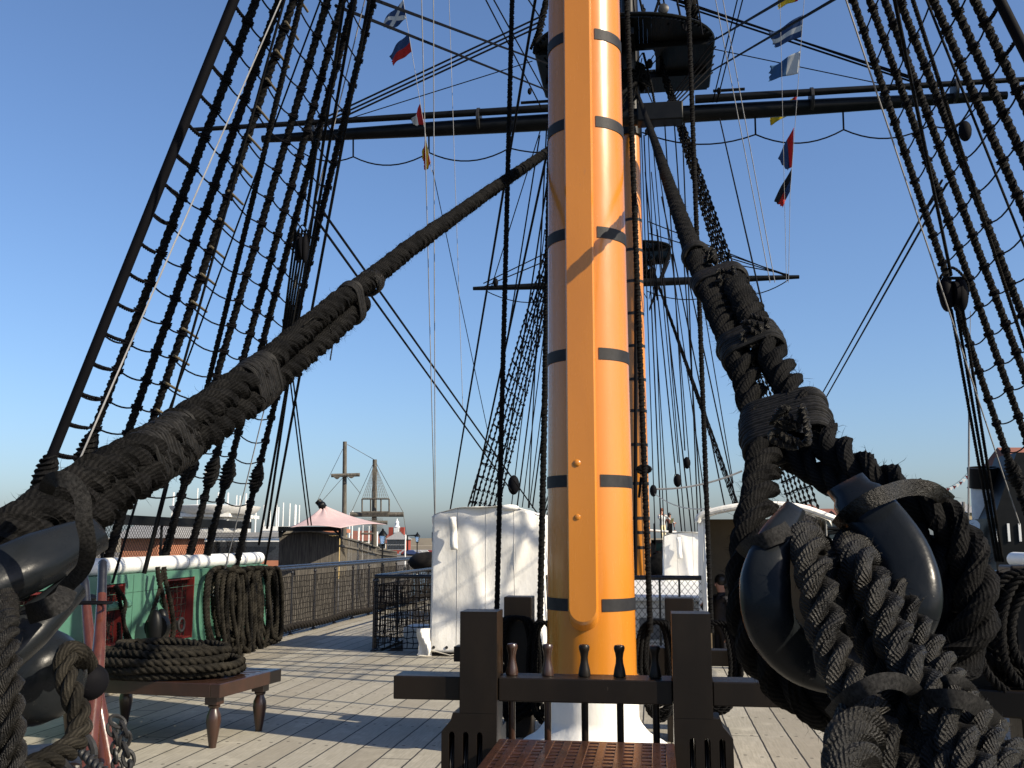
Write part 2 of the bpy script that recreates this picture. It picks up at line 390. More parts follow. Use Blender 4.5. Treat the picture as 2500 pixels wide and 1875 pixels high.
NETM = M('black_net_material', (.010, .009, .008), (.018, .015, .013), rough=.8, spec=.15, scale=20)
IRON = M('iron_fitting_material', (.016, .016, .017), (.03, .03, .03), rough=.45, spec=.25, scale=20, bs=.2)
HANDW = M('varnished_wood_material', (.10, .03, .016), (.065, .02, .012), rough=.2, spec=.4, coat=.25, scale=4, stretch=(8, 8, .5), bs=.05)
HANDB = M('black_tip_material', (.012, .012, .014), rough=.3, spec=.5, coat=.4)
# ================================================================ water, land, deck
WATER = M('sea_water_material', (.035, .075, .11), (.025, .06, .09), rough=.12, spec=.5, scale=.05, bs=.35, bd=.15, bscale=.6, stretch=(1, 3, 1))
QUAYM = M('quay_paving_material', (.20, .18, .155), (.15, .14, .125), rough=.9, spec=.1, scale=.4, bs=.3)
GRASSM = M('grass_bank_material', (.05, .09, .03), (.035, .065, .022), rough=.95, spec=.05, scale=.3, bs=.4)
mb = MB(); bmm(mb, (-16000, -400, -5.0), (16000, 16000, -4.0)); struct('sea', mb, WATER)
mb = MB(); prism(mb, [(-600, -60, -5), (-10.5, -60, -5), (-11, 38, -5), (-29, 118, -5), (-50, 205, -5), (-58, 262, -5), (-400, 330, -5), (-600, 330, -5)], (0, 0, 2.8)); struct('quay', mb, QUAYM)
mb = MB(); prism(mb, [(14, -60, -5), (600, -60, -5), (600, 330, -5), (36, 330, -5), (26, 120, -5), (16, 60, -5)], (0, 0, 2.8)); struct('far_bank', mb, GRASSM)
mb = MB(); prism(mb, [(-420, 560, -4.5), (40, 560, -4.5), (40, 580, -4.5), (-420, 580, -4.5)], (0, 0, 7.2))
prism(mb, [(-300, 440, -4.5), (-90, 440, -4.5), (-90, 470, -4.5), (-300, 470, -4.5)], (0, 0, 3.6))
struct('breakwater', mb, M('breakwater_stone_material', (.42, .36, .27), (.33, .28, .22), rough=.9, spec=.1, scale=.08))
# deck outline (ship planform)
def bw(y, side=-1):     # inner face of the bulwark
    t = (y-10.1)/6.69
    xl = -6.2-.52*t-.0 if y < 17 else -6.74-.0*(y-17)
    xl = xl-(0 if y > 10 else -.02*(10-y)**1.6)
    return xl if side < 0 else -1.08-xl
mb = MB(); ys = [i*1.0 for i in range(-4, 16)]
vs = []; fs = []
for y in ys+[15.9]:
    vs += [V((max(bw(y), -6.9)-.2, y, 0)), V((bw(y, 1)+.2, y, 0))]
for i in range(len(vs)//2-1): fs.append([2*i, 2*i+1, 2*i+3, 2*i+2])
mb.add(vs, fs)
# gangways either side of the waist and the after deck
mb.add([V((-7, 15.9, 0)), V((-4.45, 15.9, 0)), V((-4.45, 30, 0)), V((-7, 30, 0))], [[0, 1, 2, 3]])
mb.add([V((3.4, 15.9, 0)), V((6, 15.9, 0)), V((6, 30, 0)), V((3.4, 30, 0))], [[0, 1, 2, 3]])
mb.add([V((-7, 30, 0)), V((6, 30, 0)), V((5.6, 56, .3)), V((-6.6, 56, .3))], [[0, 1, 2, 3]])
mb.add([V((-4.45, 15.9, -2.0)), V((3.4, 15.9, -2.0)), V((3.4, 30, -2.0)), V((-4.45, 30, -2.0))], [[0, 1, 2, 3]])
struct('deck', mb, DECK)
# hull below the deck edge
mb = MB(); prism(mb, [(-6.3, -6, -4.3), (-7.1, 10, -4.3), (-7.3, 20, -4.3), (-7.2, 50, -4.3), (-6, 58, -4.3), (5, 58, -4.3), (6.1, 50, -4.3), (6.2, 20, -4.3), (6, 10, -4.3), (5.2, -6, -4.3)], (0, 0, 2.2))
for x0, x1 in ((-7.25, -7.02), (6.02, 6.2), (-4.45, -4.35), (3.3, 3.4)): bmm(mb, (x0, 2 if abs(x0) > 5 else 15.9, -2.09), (x1, 56 if abs(x0) > 5 else 30, -.03))
top('ship_hull', mb, BLACKP, 'black painted hull side under the planked deck', 'ship hull', smooth=False)
# ================================================================ port bulwark
def wallpt(y, z, off=0): return V((bw(y)-off, y, z))
yy = [7.0, 8.0, 9.0, 10.0, 11.0, 12.0, 13.0, 14.0, 15.0, 16.0, 16.8]
yys = [8.0, 10.0, 12.0, 14.0, 16.0, 17.45]
BWT = .34
def onwall(px, py):
    # pixel on the sloping inner face
    lo, hi = 6.0, 20.0
    for _ in range(50):
        mid = (lo+hi)/2; p = UY(px, py, mid)
        if p.x < bw(mid): hi = mid      # past the wall
        else: lo = mid
    return UY(px, py, lo)
ports = []
for (xa, ya, xb, yb) in ((40, 1418, 122, 1568), (256, 1420, 305, 1566), (407, 1407, 474, 1560)):
    a = onwall(xb, ya); b_ = onwall(xb, yb); c_ = onwall(xa, ya); ports.append((c_.y, a.y, b_.z, a.z))
print('ports', [[round(q, 2) for q in p] for p in ports])
ports = [(p[0], p[1], z_, 1.24) for p, z_ in zip(ports, (.60, .52, .40))]
BK = thing('ship_bulwark', 'green painted port bulwark with white capping rail and red gunports beside the deck', 'bulwark', (bw(12), 12, 0))
mb = MB(); cuts = sorted(set(yy+[p[0] for p in ports]+[p[1] for p in ports])); cuts = [c for c in cuts if 6.5 <= c <= 16.8]
for y0, y1 in zip(cuts[:-1], cuts[1:]):
    inp = [p for p in ports if p[0]-1e-4 <= y0 and y1 <= p[1]+1e-4]
    zs = [(0.0, inp[0][2]), (inp[0][3], 1.34)] if inp else [(0.0, 1.34)]
    for z0, z1 in zs:
        a, b_, c_, d = wallpt(y0, z0), wallpt(y1, z0), wallpt(y1, z1), wallpt(y0, z1)
        prism(mb, [a, b_, c_, d], (-BWT, 0, 0))
W_ = part('bulwark_wall', mb, GREEN, BK, smooth=False)
mb = MB()
for y in (9.0, 11.6, 13.2, 14.6, 16.1):   # butt seams as shallow laps
    if any(p[0] < y < p[1] for p in ports): continue
    box(mb, wallpt(y, .68)+V((.001, 0, 0)), (.006, .008, 1.3))
for z in (.62, 1.12):
    for y0, y1 in zip(yy[:-1], yy[1:]):
        if any(p[0]-.3 < (y0+y1)/2 < p[1]+.3 for p in ports) and z < 1.02: continue
        beam(mb, wallpt(y0, z), wallpt(y1, z), .006, .006)
part('plank_seam', mb, M('seam_dark_green_material', (.03, .09, .06)), BK)
mb = MB(); pts = [wallpt(y, 1.44, .12) for y in [6.5]+yy[1:]]
tube(mb, pts, .100, 18); part('cap_rail', mb, WHITEP, BK)
mb = MB()
for y in (11.2, 13.4, 14.9, 15.9, 16.35):
    mb = MB(); lathe(mb, wallpt(y, 1.44, .12)-V((0, .012, 0)), [(.101, 0), (.104, .004), (.104, .02), (.101, .024)], 18, V((-.07, 1, 0)))
    part('rail_joint', mb, M('joint_grey_material', (.35, .36, .36)), BK)
mb = MB(); pts = [wallpt(y, .05, -.03) for y in yy]
for a, b_ in zip(pts[:-1], pts[1:]): beam(mb, a, b_, .08, .09)
part('waterway', mb, M('waterway_wood_material', (.34, .30, .22), (.26, .23, .17), rough=.8), BK)
for p in ports:
    mb = MB(); y0, y1, z0, z1 = p
    for (a, b_, c_, d) in (((y1-.012, z0), (y1-.012, z1), None, None), ((y0+.012, z0), (y0+.012, z1), None, None)):
        prism(mb, [wallpt(a[0], a[1], -.004), wallpt(b_[0], b_[1], -.004), wallpt(b_[0], b_[1], BWT+.16), wallpt(a[0], a[1], BWT+.16)], (0, .022 if a[0] == y1-.012 else -.022, 0))
    for z in (z0+.012, z1-.012):
        prism(mb, [wallpt(y0+.04, z, 0), wallpt(y1-.04, z, 0), wallpt(y1-.04, z, BWT+.16), wallpt(y0+.04, z, BWT+.16)], (0, 0, .02 if z < .6 else -.02))
    # half lid outboard
    prism(mb, [wallpt(y0+(y1-y0)*.5, z0, BWT+.17), wallpt(y1, z0, BWT+.17), wallpt(y1, z1, BWT+.17), wallpt(y0+(y1-y0)*.5, z1, BWT+.17)], (-.04, 0, 0))
    fr_ = part('gunport_frame', mb, REDP, BK, smooth=False)
    mb = MB(); net(mb, wallpt(y0+.03, z0, .1), wallpt(y1-.03, z0, .1), wallpt(y1-.03, z1, .1), wallpt(y0+.03, z1, .1), 6, 9, .006, .018)
    part('port_net', mb, NETM, fr_)
# pads, brackets and pin ledge in green
mb = MB()
for y, z, l in ((12.9, .38, .5), (15.0, .48, .25), (11.0, 1.0, .6)): mb = MB(); tube(mb, [wallpt(y-l/2, z, -.09), wallpt(y+l/2, z, -.09)], .05, 10); part('bulwark_pad', mb, GREEN, BK)
for y in (12.2, 14.1):
    mb = MB(); beam(mb, wallpt(y, .92, -.02), wallpt(y+.25, 1.18, -.03), .05, .05); beam(mb, wallpt(y+.3, .92, -.02), wallpt(y+.14, 1.05, -.06), .05, .05); part('bulwark_bracket', mb, GREEN, BK, bevel=.006)
for y in (14.35, 16.62): mb = MB(); box(mb, wallpt(y, .7, -.04), (.08, .12, 1.25)); part('bulwark_post', mb, GREEN, BK, bevel=.006)
for y, z in ((10.35, .55), (13.0, .62)):
    mb = MB(); c = wallpt(y, z, -.05)
    tube(mb, [c+V((.02, cos(a)*.085, sin(a)*.085)) for a in [2*pi*k/18 for k in range(19)]], .018, 8)
    box(mb, c+V((-.02, -.08, 0)), (.05, .05, .12)); part('ring_bolt', mb, IRON, BK)
# dark quilted hammock rail outboard and chain net
HR = thing('hammock_rail', 'dark plank rail with diamond mesh standing above the white capping rail', 'rail', (-6.9, 13, 1.5))
mb = MB(); hp = [V((bw(y)-.33, y, 2.0)) for y in (7, 9, 11, 13, 15, 16.7)]
for a, b_ in zip(hp[:-1], hp[1:]): beam(mb, a, b_, .16, .12)
part('rail_plank', mb, BLACKP, HR, smooth=False)
mb = MB()
for a, b_ in zip(hp[:-1], hp[1:]): dnet(mb, a-V((0, 0, .46)), b_-V((0, 0, .46)), b_-V((0, 0, .06)), a-V((0, 0, .06)), 26, 6, .0035)
part('mesh_panel', mb, NETM, HR)
mb = MB()
for y in (9.8, 11.4, 13.1, 14.9, 16.6):
    mb = MB(); tube(mb, [V((bw(y)-.33, y, 1.2)), V((bw(y)-.33, y, 1.98))], .02, 8); part('rail_stanchion', mb, BLACKP, HR)
# ================================================================ starboard bulwark
SB = thing('ship_bulwark', 'green starboard bulwark with white rail half hidden behind hanging black coils', 'bulwark', (bw(12, 1), 12, 0))
mb = MB()
for y0, y1 in zip(yys[:-1], yys[1:]): prism(mb, [V((bw(y0, 1), y0, 0)), V((bw(y1, 1), y1, 0)), V((bw(y1, 1), y1, 1.34)), V((bw(y0, 1), y0, 1.34))], (BWT, 0, 0))
part('bulwark_wall', mb, GREEN, SB, smooth=False)
mb = MB(); tube(mb, [V((bw(y, 1)+.12, y, 1.44)) for y in yys], .115, 18); part('cap_rail', mb, WHITEP, SB)
mb = MB()
for i in range(9):
    y = 10.6+i*.62
    for k in range(5):
        c = V((bw(y, 1)-.12-.02*k, y+.07*k, 1.0)); L = rnd.uniform(.35, .6)
        rope(mb, cat([c+V((0, -.1, 0)), c+V((-.05, -.14, -L*.6)), c+V((-.05, 0, -L)), c+V((-.05, .14, -L*.6)), c+V((0, .1, 0)), c+V((0, 0, .08)), c+V((0, -.1, 0))], 6), .022, n=9)
top('hanging_rope_coil', mb, SHR, 'dark rope coils hanging in a row along the starboard bulwark', 'rope coil')
mb = MB(); 
for y0, y1 in ((9.5, 16.8),): beam(mb, V((bw(y0, 1)+.33, y0, 2.0)), V((bw(y1, 1)+.33, y1, 2.0)), .16, .12)
HR2 = thing('hammock_rail', 'dark rail with posts above the starboard white capping rail', 'rail', (5.9, 13, 1.5))
part('rail_plank', mb, BLACKP, HR2, smooth=False); mb = MB()
for y in (9.8, 11.4, 13.1, 14.9, 16.6):
    mb = MB(); tube(mb, [V((bw(y, 1)+.33, y, 1.2)), V((bw(y, 1)+.33, y, 1.98))], .02, 8); part('rail_stanchion', mb, BLACKP, HR2)
# ================================================================ foremast
MX = -.54; MY = 8.45
FM = thing('lower_mast', 'thick glossy orange foremast with black bands and a long front batten', 'mast', (MX, MY, 0))
def mr(z): return .372-.0078*z if z < 3 else .3486-.0070*(z-3)
mb = MB(); lathe(mb, (MX, MY, 0), [(mr(z), z) for z in [i*.5 for i in range(0, 36)]], 64); part('mast_pole', mb, ORANGE, FM)
fy = MY-mr(2)
mb = MB(); FXc = -.575; hw = .118; dep = .105
# batten: straight slab ending in a rounded, bevelled foot
n = 16; zb = 1.03
def slab(hw, y, zb, ztop=17.0):
    pts = [V((FXc-hw, y+.0, ztop)), V((FXc-hw, y, zb+hw))]
    pts += [V((FXc-hw*cos(pi*k/n), y, zb+hw-hw*sin(pi*k/n))) for k in range(1, n)]
    pts += [V((FXc+hw, y, zb+hw)), V((FXc+hw, y, ztop))]; return pts
zs = 1.0
A_ = slab(hw-.012, 0, zb+.085); B_ = slab(hw, .02, zb+.06); C_ = slab(hw, dep+.12, zb-.07)
def leany(p, o=0): return V((p.x, MY-mr(p.z)-dep+p.y+.0, p.z))
for P_, Q_ in ((A_, B_), (B_, C_)):
    N = len(P_); mb.add([leany(p) for p in P_]+[leany(p) for p in Q_], [[i, i+1, N+i+1, N+i] for i in range(N-1)])
mb.add([leany(p) for p in A_], [list(range(len(A_)))])
part('front_batten', mb, ORANGE, FM, sharp=30)
mb = MB(); lathe(mb, (FXc-.035, MY-mr(1.9)-dep-.002, 1.93), [(.024, 0), (.02, .006), (.008, .010)], 14, V((0, -1, 0))); part('bolt_head', mb, ORANGE, FM)
mb = MB(); lathe(mb, (FXc-.035, MY-mr(2.2)-dep-.002, 2.36), [(.03, 0), (.026, .005), (.01, .010)], 14, V((0, -1, 0)))
part('bolt_head', mb, ORANGE, FM)
for z in (1.235, 2.225, 3.275, 4.32, 5.31, 6.12, 7.1, 8.1, 9.1):
    mb = MB(); r0 = mr(z)+.006; nn = 60; vs = []
    a0 = math.asin((FXc+hw+.028-MX)/r0); a1 = math.asin((MX-(FXc-hw-.004))/r0)
    # angle measured from -Y, positive to +X ; the band runs from a0 round the back to -a1
    for k in range(nn+1):
        a = a0+(2*pi-a0-a1)*k/nn
        for rr, dz in ((r0-.012, -.049), (r0, -.049), (r0, .049), (r0-.012, .049)): vs.append(V((MX+sin(a)*rr, MY-cos(a)*rr, z+dz)))
    fs = [[4*k+j, 4*k+(j+1) % 4, 4*(k+1)+(j+1) % 4, 4*(k+1)+j] for k in range(nn) for j in range(4)]+[[0, 1, 2, 3], [4*nn+3, 4*nn+2, 4*nn+1, 4*nn]]
    mb.add(vs, fs); part('black_band', mb, BANDM, FM, sharp=40)
mb = MB(); N = 48; prof = [(.80, 0), (.79, .07), (.70, .13), (.56, .2), (.45, .33), (.41, .46), (.405, .62), (.385, .66)]; vs = []
prof = cat([V((r*.80, 0, z)) for r, z in prof], 4)
for p in prof:
    for k in range(N):
        a = 2*pi*k/N; fold = .035*(1-p.z/.7)*(noise.noise(V((cos(a)*2.4, sin(a)*2.4, p.z*2.5)))+.5*sin(a*7+p.z*3))
        r_ = max(p.x+fold, mr(0)+.008); vs.append(V((MX+cos(a)*r_, MY+sin(a)*r_, p.z)))
mb.add(vs, [[i*N+k, i*N+(k+1) % N, (i+1)*N+(k+1) % N, (i+1)*N+k] for i in range(len(prof)-1) for k in range(N)])
part('mast_coat', mb, CANVAS, FM, label='white canvas mast coat at deck level')
# ================================================================ bitts
def post(mb, x0, x1, y0, y1, z0, z1): bmm(mb, (x0, y0, z0), (x1, y1, z1))
BT = thing('topsail_sheet_bitts', 'dark brown bitts with two square posts and a pin crossbar before the orange mast', 'bitts', (MX, 6.85, 0))
def bittpost(xc, outer):
    mb = MB(); y0, y1 = 6.72, 6.98; zt = 1.275; a = xc-.125; b_ = xc+.125; s = outer
    bmm(mb, (a, y0, .62), (b_, y1, zt))
    # widened foot, with three sheave slots: built as bars between the slots
    e = xc+s*.245; lo, hi = (e, b_) if s < 0 else (a, e)
    if s < 0: poly = [(lo, .50), (lo+.06, .57), (lo+.075, .62), (b_, .62), (b_, .50)]
    else: poly = [(a, .50), (a, .62), (hi-.075, .62), (hi-.06, .57), (hi, .50)]
    poly = [V((x, y0+.002, z)) for x, z in poly]; prism(mb, poly if s < 0 else poly, (0, y1-y0-.004, 0))
    ws = [.05, .055, .055, .095]; gap = (hi-lo-sum(ws))/3; x = lo; sl = []
    if s > 0: ws = ws[::-1]
    for i, w_ in enumerate(ws):
        bmm(mb, (x, y0+.002, 0), (x+w_, y1+.16, .50)); x += w_
        if i < 3: sl.append((x, x+gap)); x += gap
    for g0, g1 in sl:                          # arched slot heads and feet
        n = 8; cx = (g0+g1)/2; hr = (g1-g0)/2
        for zc, up in ((.50, 1), (.06, -1)):
            pl = [V((g0, y0+.002, zc))]+[V((cx-hr*cos(pi*k/n), y0+.002, zc-up*hr*1.3*(1-sin(pi*k/n)))) for k in range(n+1)]+[V((g1, y0+.002, zc))]
            pl = [V((g0, y0+.002, zc+.001*up))]+[V((g0, y0+.002, zc-up*hr*1.3))]+[V((cx-hr*cos(pi*k/n), y0+.002, zc-up*hr*1.3*(1-sin(pi*k/n)))) for k in range(1, n)]+[V((g1, y0+.002, zc-up*hr*1.3)), V((g1, y0+.002, zc+.001*up))]
            prism(mb, pl, (0, y1-y0+.156, 0))
        bmm(mb, (g0, y0+.002, 0), (g1, y1+.16, .06))
    P_ = part('bitt_post', mb, BROWN, BT, smooth=False, bevel=.007)
    mb = MB()
    for g0, g1 in sl: lathe(mb, (g0+.006, 6.92, .27), [(.1, 0), (.195, .002), (.190, .010), (.180, (g1-g0)/2-.006), (.190, g1-g0-.022), (.195, g1-g0-.014), (.1, g1-g0-.012)], 28, V((1, 0, 0)))
    part('sheave', mb, IRON, P_)
bittpost(-1.183, -1); bittpost(.217, 1)
mb = MB(); bmm(mb, (-1.055, 6.76, .692), (.09, 7.02, .845)); bmm(mb, (-1.77, 6.76, .692), (-1.311, 7.02, .845)); bmm(mb, (.345, 6.76, .692), (1.02, 7.02, .845))
part('crossbar', mb, BROWN, BT, smooth=False, bevel=.008)
pin_prof = [(.021, -.44), (.023, -.43), (.024, -.02), (.024, 0), (.041, .002), (.042, .015), (.036, .06), (.026, .11), (.024, .15), (.029, .19), (.036, .215), (.037, .235), (.031, .25), (.012, .255)]
pin_prof = [(r_, z_*(.82 if z_ > 0 else 1)) for r_, z_ in pin_prof]
names = ['leftmost belaying pin in the front crossbar, beside the left bitt post', 'second belaying pin from the left, reddish brown, at the left edge of the orange mast', 'middle belaying pin of five, standing before the orange mast batten', 'fourth belaying pin from the left, dark against the right of the orange mast', 'rightmost belaying pin in the front crossbar, beside the right bitt post']
for i, px in enumerate((1250, 1337, 1427, 1513, 1600)):
    q = UY(px, 1660, 6.89); mb = MB(); lathe(mb, (q.x, 6.89, .847), pin_prof, 20)
    top('belaying_pin', mb, TABLEM if i < 2 else BROWN, names[i], 'belaying pin', 'belaying pins in the front crossbar')
# rear bitts
RB = thing('jeer_bitts', 'rear dark bitts behind the orange mast hung with black coils', 'bitts', (MX, 9.3, 0))
for x0 in (-1.385, .07):
    mb = MB(); bmm(mb, (x0, 9.2, 0), (x0+.255, 9.45, 1.235)); part('bitt_post', mb, BROWN, RB, smooth=False, bevel=.008)
mb = MB(); bmm(mb, (-1.9, 9.455, .62), (1.25, 9.64, .76)); bmm(mb, (-.11, 9.21, .56), (.07, 9.40, .80)); part('crossbar', mb, BROWN, RB, smooth=False, bevel=.008)
def hank(x, y, z, L, k, r, w_, mat, label, seedv=0, grp=None, dirx=V((1, 0, 0)), lean=V((0, -1, 0)), name='hanging_rope_coil', n=12, step=None, fan=.02):
    rr = random.Random(seedv); mb = MB()
    for i in range(k):
        c = V((x, y, z))+dirx*rr.uniform(-fan, fan)*2+lean*(.012+i*r*.55); ww = w_*rr.uniform(.7, 1.1); l = L*rr.uniform(.82, 1.06); sh = rr.uniform(-.05, .05)
        P_ = [c+V((0, 0, .04)), c-dirx*ww*.45-V((0, 0, .03)), c-dirx*ww*.62-V((0, 0, l*.5)), c-dirx*(ww*.4-sh)-V((0, 0, l*.9)), c+dirx*sh-V((0, 0, l)), c+dirx*(ww*.4+sh)-V((0, 0, l*.88)), c+dirx*ww*.62-V((0, 0, l*.5)), c+dirx*ww*.45-V((0, 0, .03))]
        rope(mb, cat(P_, 8, True), r, n=n, step=step)
    return top(name, mb, mat, label, 'rope coil', grp)
hank(-1.26, 9.18, 1.02, .82, 12, .020, .34, SHR, 'black coil slung on the left rear bitt post behind the pins', 3)
hank(-1.0, 9.12, .98, .80, 8, .018, .22, SHR, 'narrow black hank between the left rear bitt and the mast', 4)
hank(.0, 9.12, 1.0, .75, 9, .020, .26, SHR, 'black coil slung just right of the mast on the rear bitts', 5)
hank(.52, 9.35, .98, .72, 9, .022, .30, SHR, 'black coil to the right of the rear right bitt post', 6)
# grating platform
GP = thing('grating_platform', 'brown wooden grating platform with square holes before the bitts', 'grating', (-.5, 6.1, 0))
mb = MB(); z = .475; x0, x1, y0, y1 = -1.03, .09, 5.25, 6.66
nx = 10; cw = (x1-x0)/nx; ny = 15; ch = (y1-y0)/ny
bmm(mb, (x0-.0, y0, z-.06), (x0+.055, y1, z)); bmm(mb, (x1-.055, y0, z-.06), (x1, y1, z))
for i in range(1, nx): bmm(mb, (x0+i*cw-.027, y0+.003, z-.055), (x0+i*cw+.027, y1-.003, z-.001))
part('grating_frame', mb, GRATEM, GP, smooth=False, bevel=.004)
mb = MB()
for j in range(ny+1): bmm(mb, (x0+.003, y0+j*ch-.025, z-.05), (x1-.003, y0+j*ch+.025, z-.004))
part('grating_batten', mb, GRATEM, GP, smooth=False, bevel=.004)
mb = MB(); bmm(mb, (x0+.02, y0+.01, z-.16), (x1-.02, y0+.07, z-.062)); bmm(mb, (x0+.02, y1-.07, z-.16), (x1-.02, y1-.01, z-.062))
part('grating_bearer', mb, BROWN, GP, smooth=False, bevel=.004)
for sx, sy in ((x0+.06, y0+.08), (x1-.06, y0+.08), (x0+.06, y1-.08), (x1-.06, y1-.08)):
    mb = MB(); lathe(mb, (sx, sy, 0), [(.03, 0), (.05, .12), (.04, .22), (.05, .30), (.05, .315)], 14); part('leg', mb, BROWN, GP)
# ================================================================ table with coil
c1 = UZ(508, 1826, 0); c2 = UZ(625, 1770, 0)
TZ = .49
fr = UZ(262, 1655, TZ); ne = UZ(487, 1660, TZ); fe = UZ(655, 1620, TZ)  # near-right, far-right corners of top
print('table', c1, c2, ne, fe)
GT = thing('grating_table', 'low brown bench on turned legs carrying a big rope coil beside the green bulwark', 'bench', (-4.6, 9, 0))
e1 = (fe-ne); e1.z = 0; L1 = .98; e1.normalize(); e2 = V((-e1.y, e1.x, 0)); A0 = V((c1.x+.11, c1.y-.10, TZ))
W1 = 1.62
fa = (A0, A0+e1*L1, A0+e1*L1+e2*W1, A0+e2*W1)
mb = MB()
for a, b_ in ((0, 1), (1, 2), (2, 3), (3, 0)): 
    p, q = fa[a], fa[b_]; d = (q-p).normalized(); s_ = .0 if a % 2 else .045
    beam(mb, p-d*.045*(1 if a % 2 == 0 else -1), q+d*.045*(1 if a % 2 == 0 else -1), .09, .115)
part('top_frame', mb, TABLEM, GT, smooth=False, bevel=.006)
mb = MB()
for i in range(1, 9): beam(mb, fa[0]+e1*L1*i/9+V((0, 0, .03)), fa[3]+e1*L1*i/9+V((0, 0, .03)), .075, .05)
for i in range(1, 11): beam(mb, fa[0]+e2*W1*i/11+V((0, 0, .024)), fa[1]+e2*W1*i/11+V((0, 0, .024)), .06, .05)
part('top_grating', mb, TABLEM, GT, smooth=False)
leg_prof = [(.03, 0), (.034, .03), (.052, .14), (.063, .22), (.058, .27), (.040, .31), (.036, .325), (.05, .335), (.052, .35), (.04, .36)]
for p, sx, sy in ((fa[0], 1, 1), (fa[1], -1, 1), (fa[2], -1, -1), (fa[3], 1, -1)):
    c = p+e1*.10*sx+e2*.09*sy; mb = MB(); lathe(mb, (c.x, c.y, 0), leg_prof, 24); box(mb, V((c.x, c.y, .398)), (.115, .115, .08), atan2(e1.y, e1.x))
    part('leg', mb, TABLEM, GT, sharp=50)
cc = (fa[0]+fa[2])/2; mb = MB()
rr = random.Random(11)
def flatcoil(cx, cy, z0, layers, r, seedv, sq=.78, ang=0):
    rr = random.Random(seedv); pts = []
    for L in range(layers):
        R0 = .72-.05*L+rr.uniform(-.03, .03); turns = 1
        for k in range(26):
            a = 2*pi*k/26; R = R0*(1+.05*noise.noise(V((cos(a)*1.5, sin(a)*1.5, L*3.1)))); 
            x, y = cos(a)*R, sin(a)*R*sq; x, y = x*cos(ang)-y*sin(ang), x*sin(ang)+y*cos(ang)
            x += .04*sin(L*2.3); y += .05*cos(L*1.7)
            pts.append(V((cx+x, cy+y, z0+r+L*r*1.5+(k/26)*r*1.4+.018*noise.noise(V((cos(a)*2+L*3, sin(a)*2, 5)))+.01*noise.noise(V((a, L*2.0, 1))))))
        for k in range(20):
            a = 2*pi*k/20; R = R0-.13-.09*(k/20); x, y = cos(a)*R, sin(a)*R*sq; x, y = x*cos(ang)-y*sin(ang), x*sin(ang)+y*cos(ang)
            pts.append(V((cx+x, cy+y, z0+r+(L+.5)*r*1.6+.03*sin(a*1.5))))
    return cat(pts, 3)
rope(mb, flatcoil(cc.x-.0, cc.y-.1, TZ+.045, 4, .038, 1, .72, atan2(e2.y, e2.x)+.1), .038, n=15, step=.016)
for k in range(3):
    q = cc+V((-.25+.2*k, -.1, 0)); rope(mb, cat([q+V((-.55, .05, .13)), q+V((-.3, -.10, .23)), q+V((-.02, -.24, .29-.02*k)), q+V((.22, -.1, .29)), q+V((.38, .1, .25)), q+V((.2, .30, .20)), q+V((-.1, .2, .2))], 8), .038, n=15, step=.014)
top('rope_coil', mb, COIL, 'large pile of coiled dark rope heaped on the low brown bench', 'rope coil')
# ================================================================ waist rails and nets
def railnet(name, label, pts, zt, nets=1, cell=.10, r=.008, grp=None, second=False):
    o = thing(name, label, 'rail', (pts[0][0], pts[0][1], 0)); P_ = [V(p) for p in pts]
    mb = MB(); tube(mb, [p+V((0, 0, zt)) for p in P_], .032, 12)
    if second: tube(mb, [p+V((-.22, 0, zt+.03)) for p in P_], .03, 10)
    part('hand_rail', mb, RAILM, o)
    for a, b_ in zip(P_[:-1], P_[1:]):
        L = (b_-a).length; k = max(1, round(L/1.35))
        for i in range(k+1):
            c = a.lerp(b_, i/k)
            mb = MB(); tube(mb, [c, c+V((0, 0, zt-.03))], .020, 8); ball(mb, c+V((0, 0, zt-.07)), .034, 8, 6); lathe(mb, c, [(.05, 0), (.05, .02), (.025, .04)], 10)
            part('stanchion', mb, RAILM, o)
        mb = MB(); net(mb, a+V((0, 0, .05)), b_+V((0, 0, .05)), b_+V((0, 0, zt-.14)), a+V((0, 0, zt-.14)), int(L/cell), int((zt-.2)/cell), r, .014, .03)
        part('rope_net', mb, NETM, o)
    return o
RZ = 1.17
cn = V((-4.48, 15.82, 0))
railnet('net_rail', 'black tubular ship side rail with sagging rope net left of the gangway', [(-6.78, 17.0, 0), (-6.82, 30, 0), (-6.8, 44, 0)], 1.21, second=True)
railnet('net_rail', 'short black net rail across the front of the waist opening left of the white hood', [(-4.48, 15.82, 0), (-3.3, 15.86, 0)], RZ, cell=.085, r=.0075)
railnet('net_rail', 'inner gangway net rail running aft from the corner stanchion', [(-4.48, 15.95, 0), (-4.45, 29.5, 0)], RZ)
mb = MB()
for y0 in (17.1, ): 
    rope(mb, cat([V((-6.62, 17.2+i*.9, .16+.02*sin(i*1.7))) for i in range(15)], 4), .07, n=12, pitch=.5, step=.05)
top('rolled_net', mb, NETM, 'rolled up dark net lying along the foot of the ship side rail', 'net roll')
ro = thing('net_rail', 'black bar rail with diamond mesh between the white hoods right of the mast', 'rail', (-.5, 15.9, 0))
mb = MB(); tube(mb, [V((-1.75, 15.9, RZ)), V((.72, 15.9, RZ))], .036, 12); tube(mb, [V((-1.75, 15.9, .06)), V((.72, 15.9, .06))], .02, 8); part('hand_rail', mb, RAILM, ro)
mb = MB(); dnet(mb, (-1.75, 15.9, .08), (.72, 15.9, .08), (.72, 15.9, RZ-.03), (-1.75, 15.9, RZ-.03), 26, 9, .0045); part('wire_mesh', mb, NETM, ro)
for x in (-1.7, -.95, .05, .35): mb = MB(); tube(mb, [V((x, 15.9, 0)), V((x, 15.9, RZ-.03))], .017, 8); part('stanchion', mb, RAILM, ro)
railnet('net_rail', 'starboard inner gangway rail aft of the open hood', [(3.4, 15.95, 0), (3.4, 29.5, 0)], RZ)
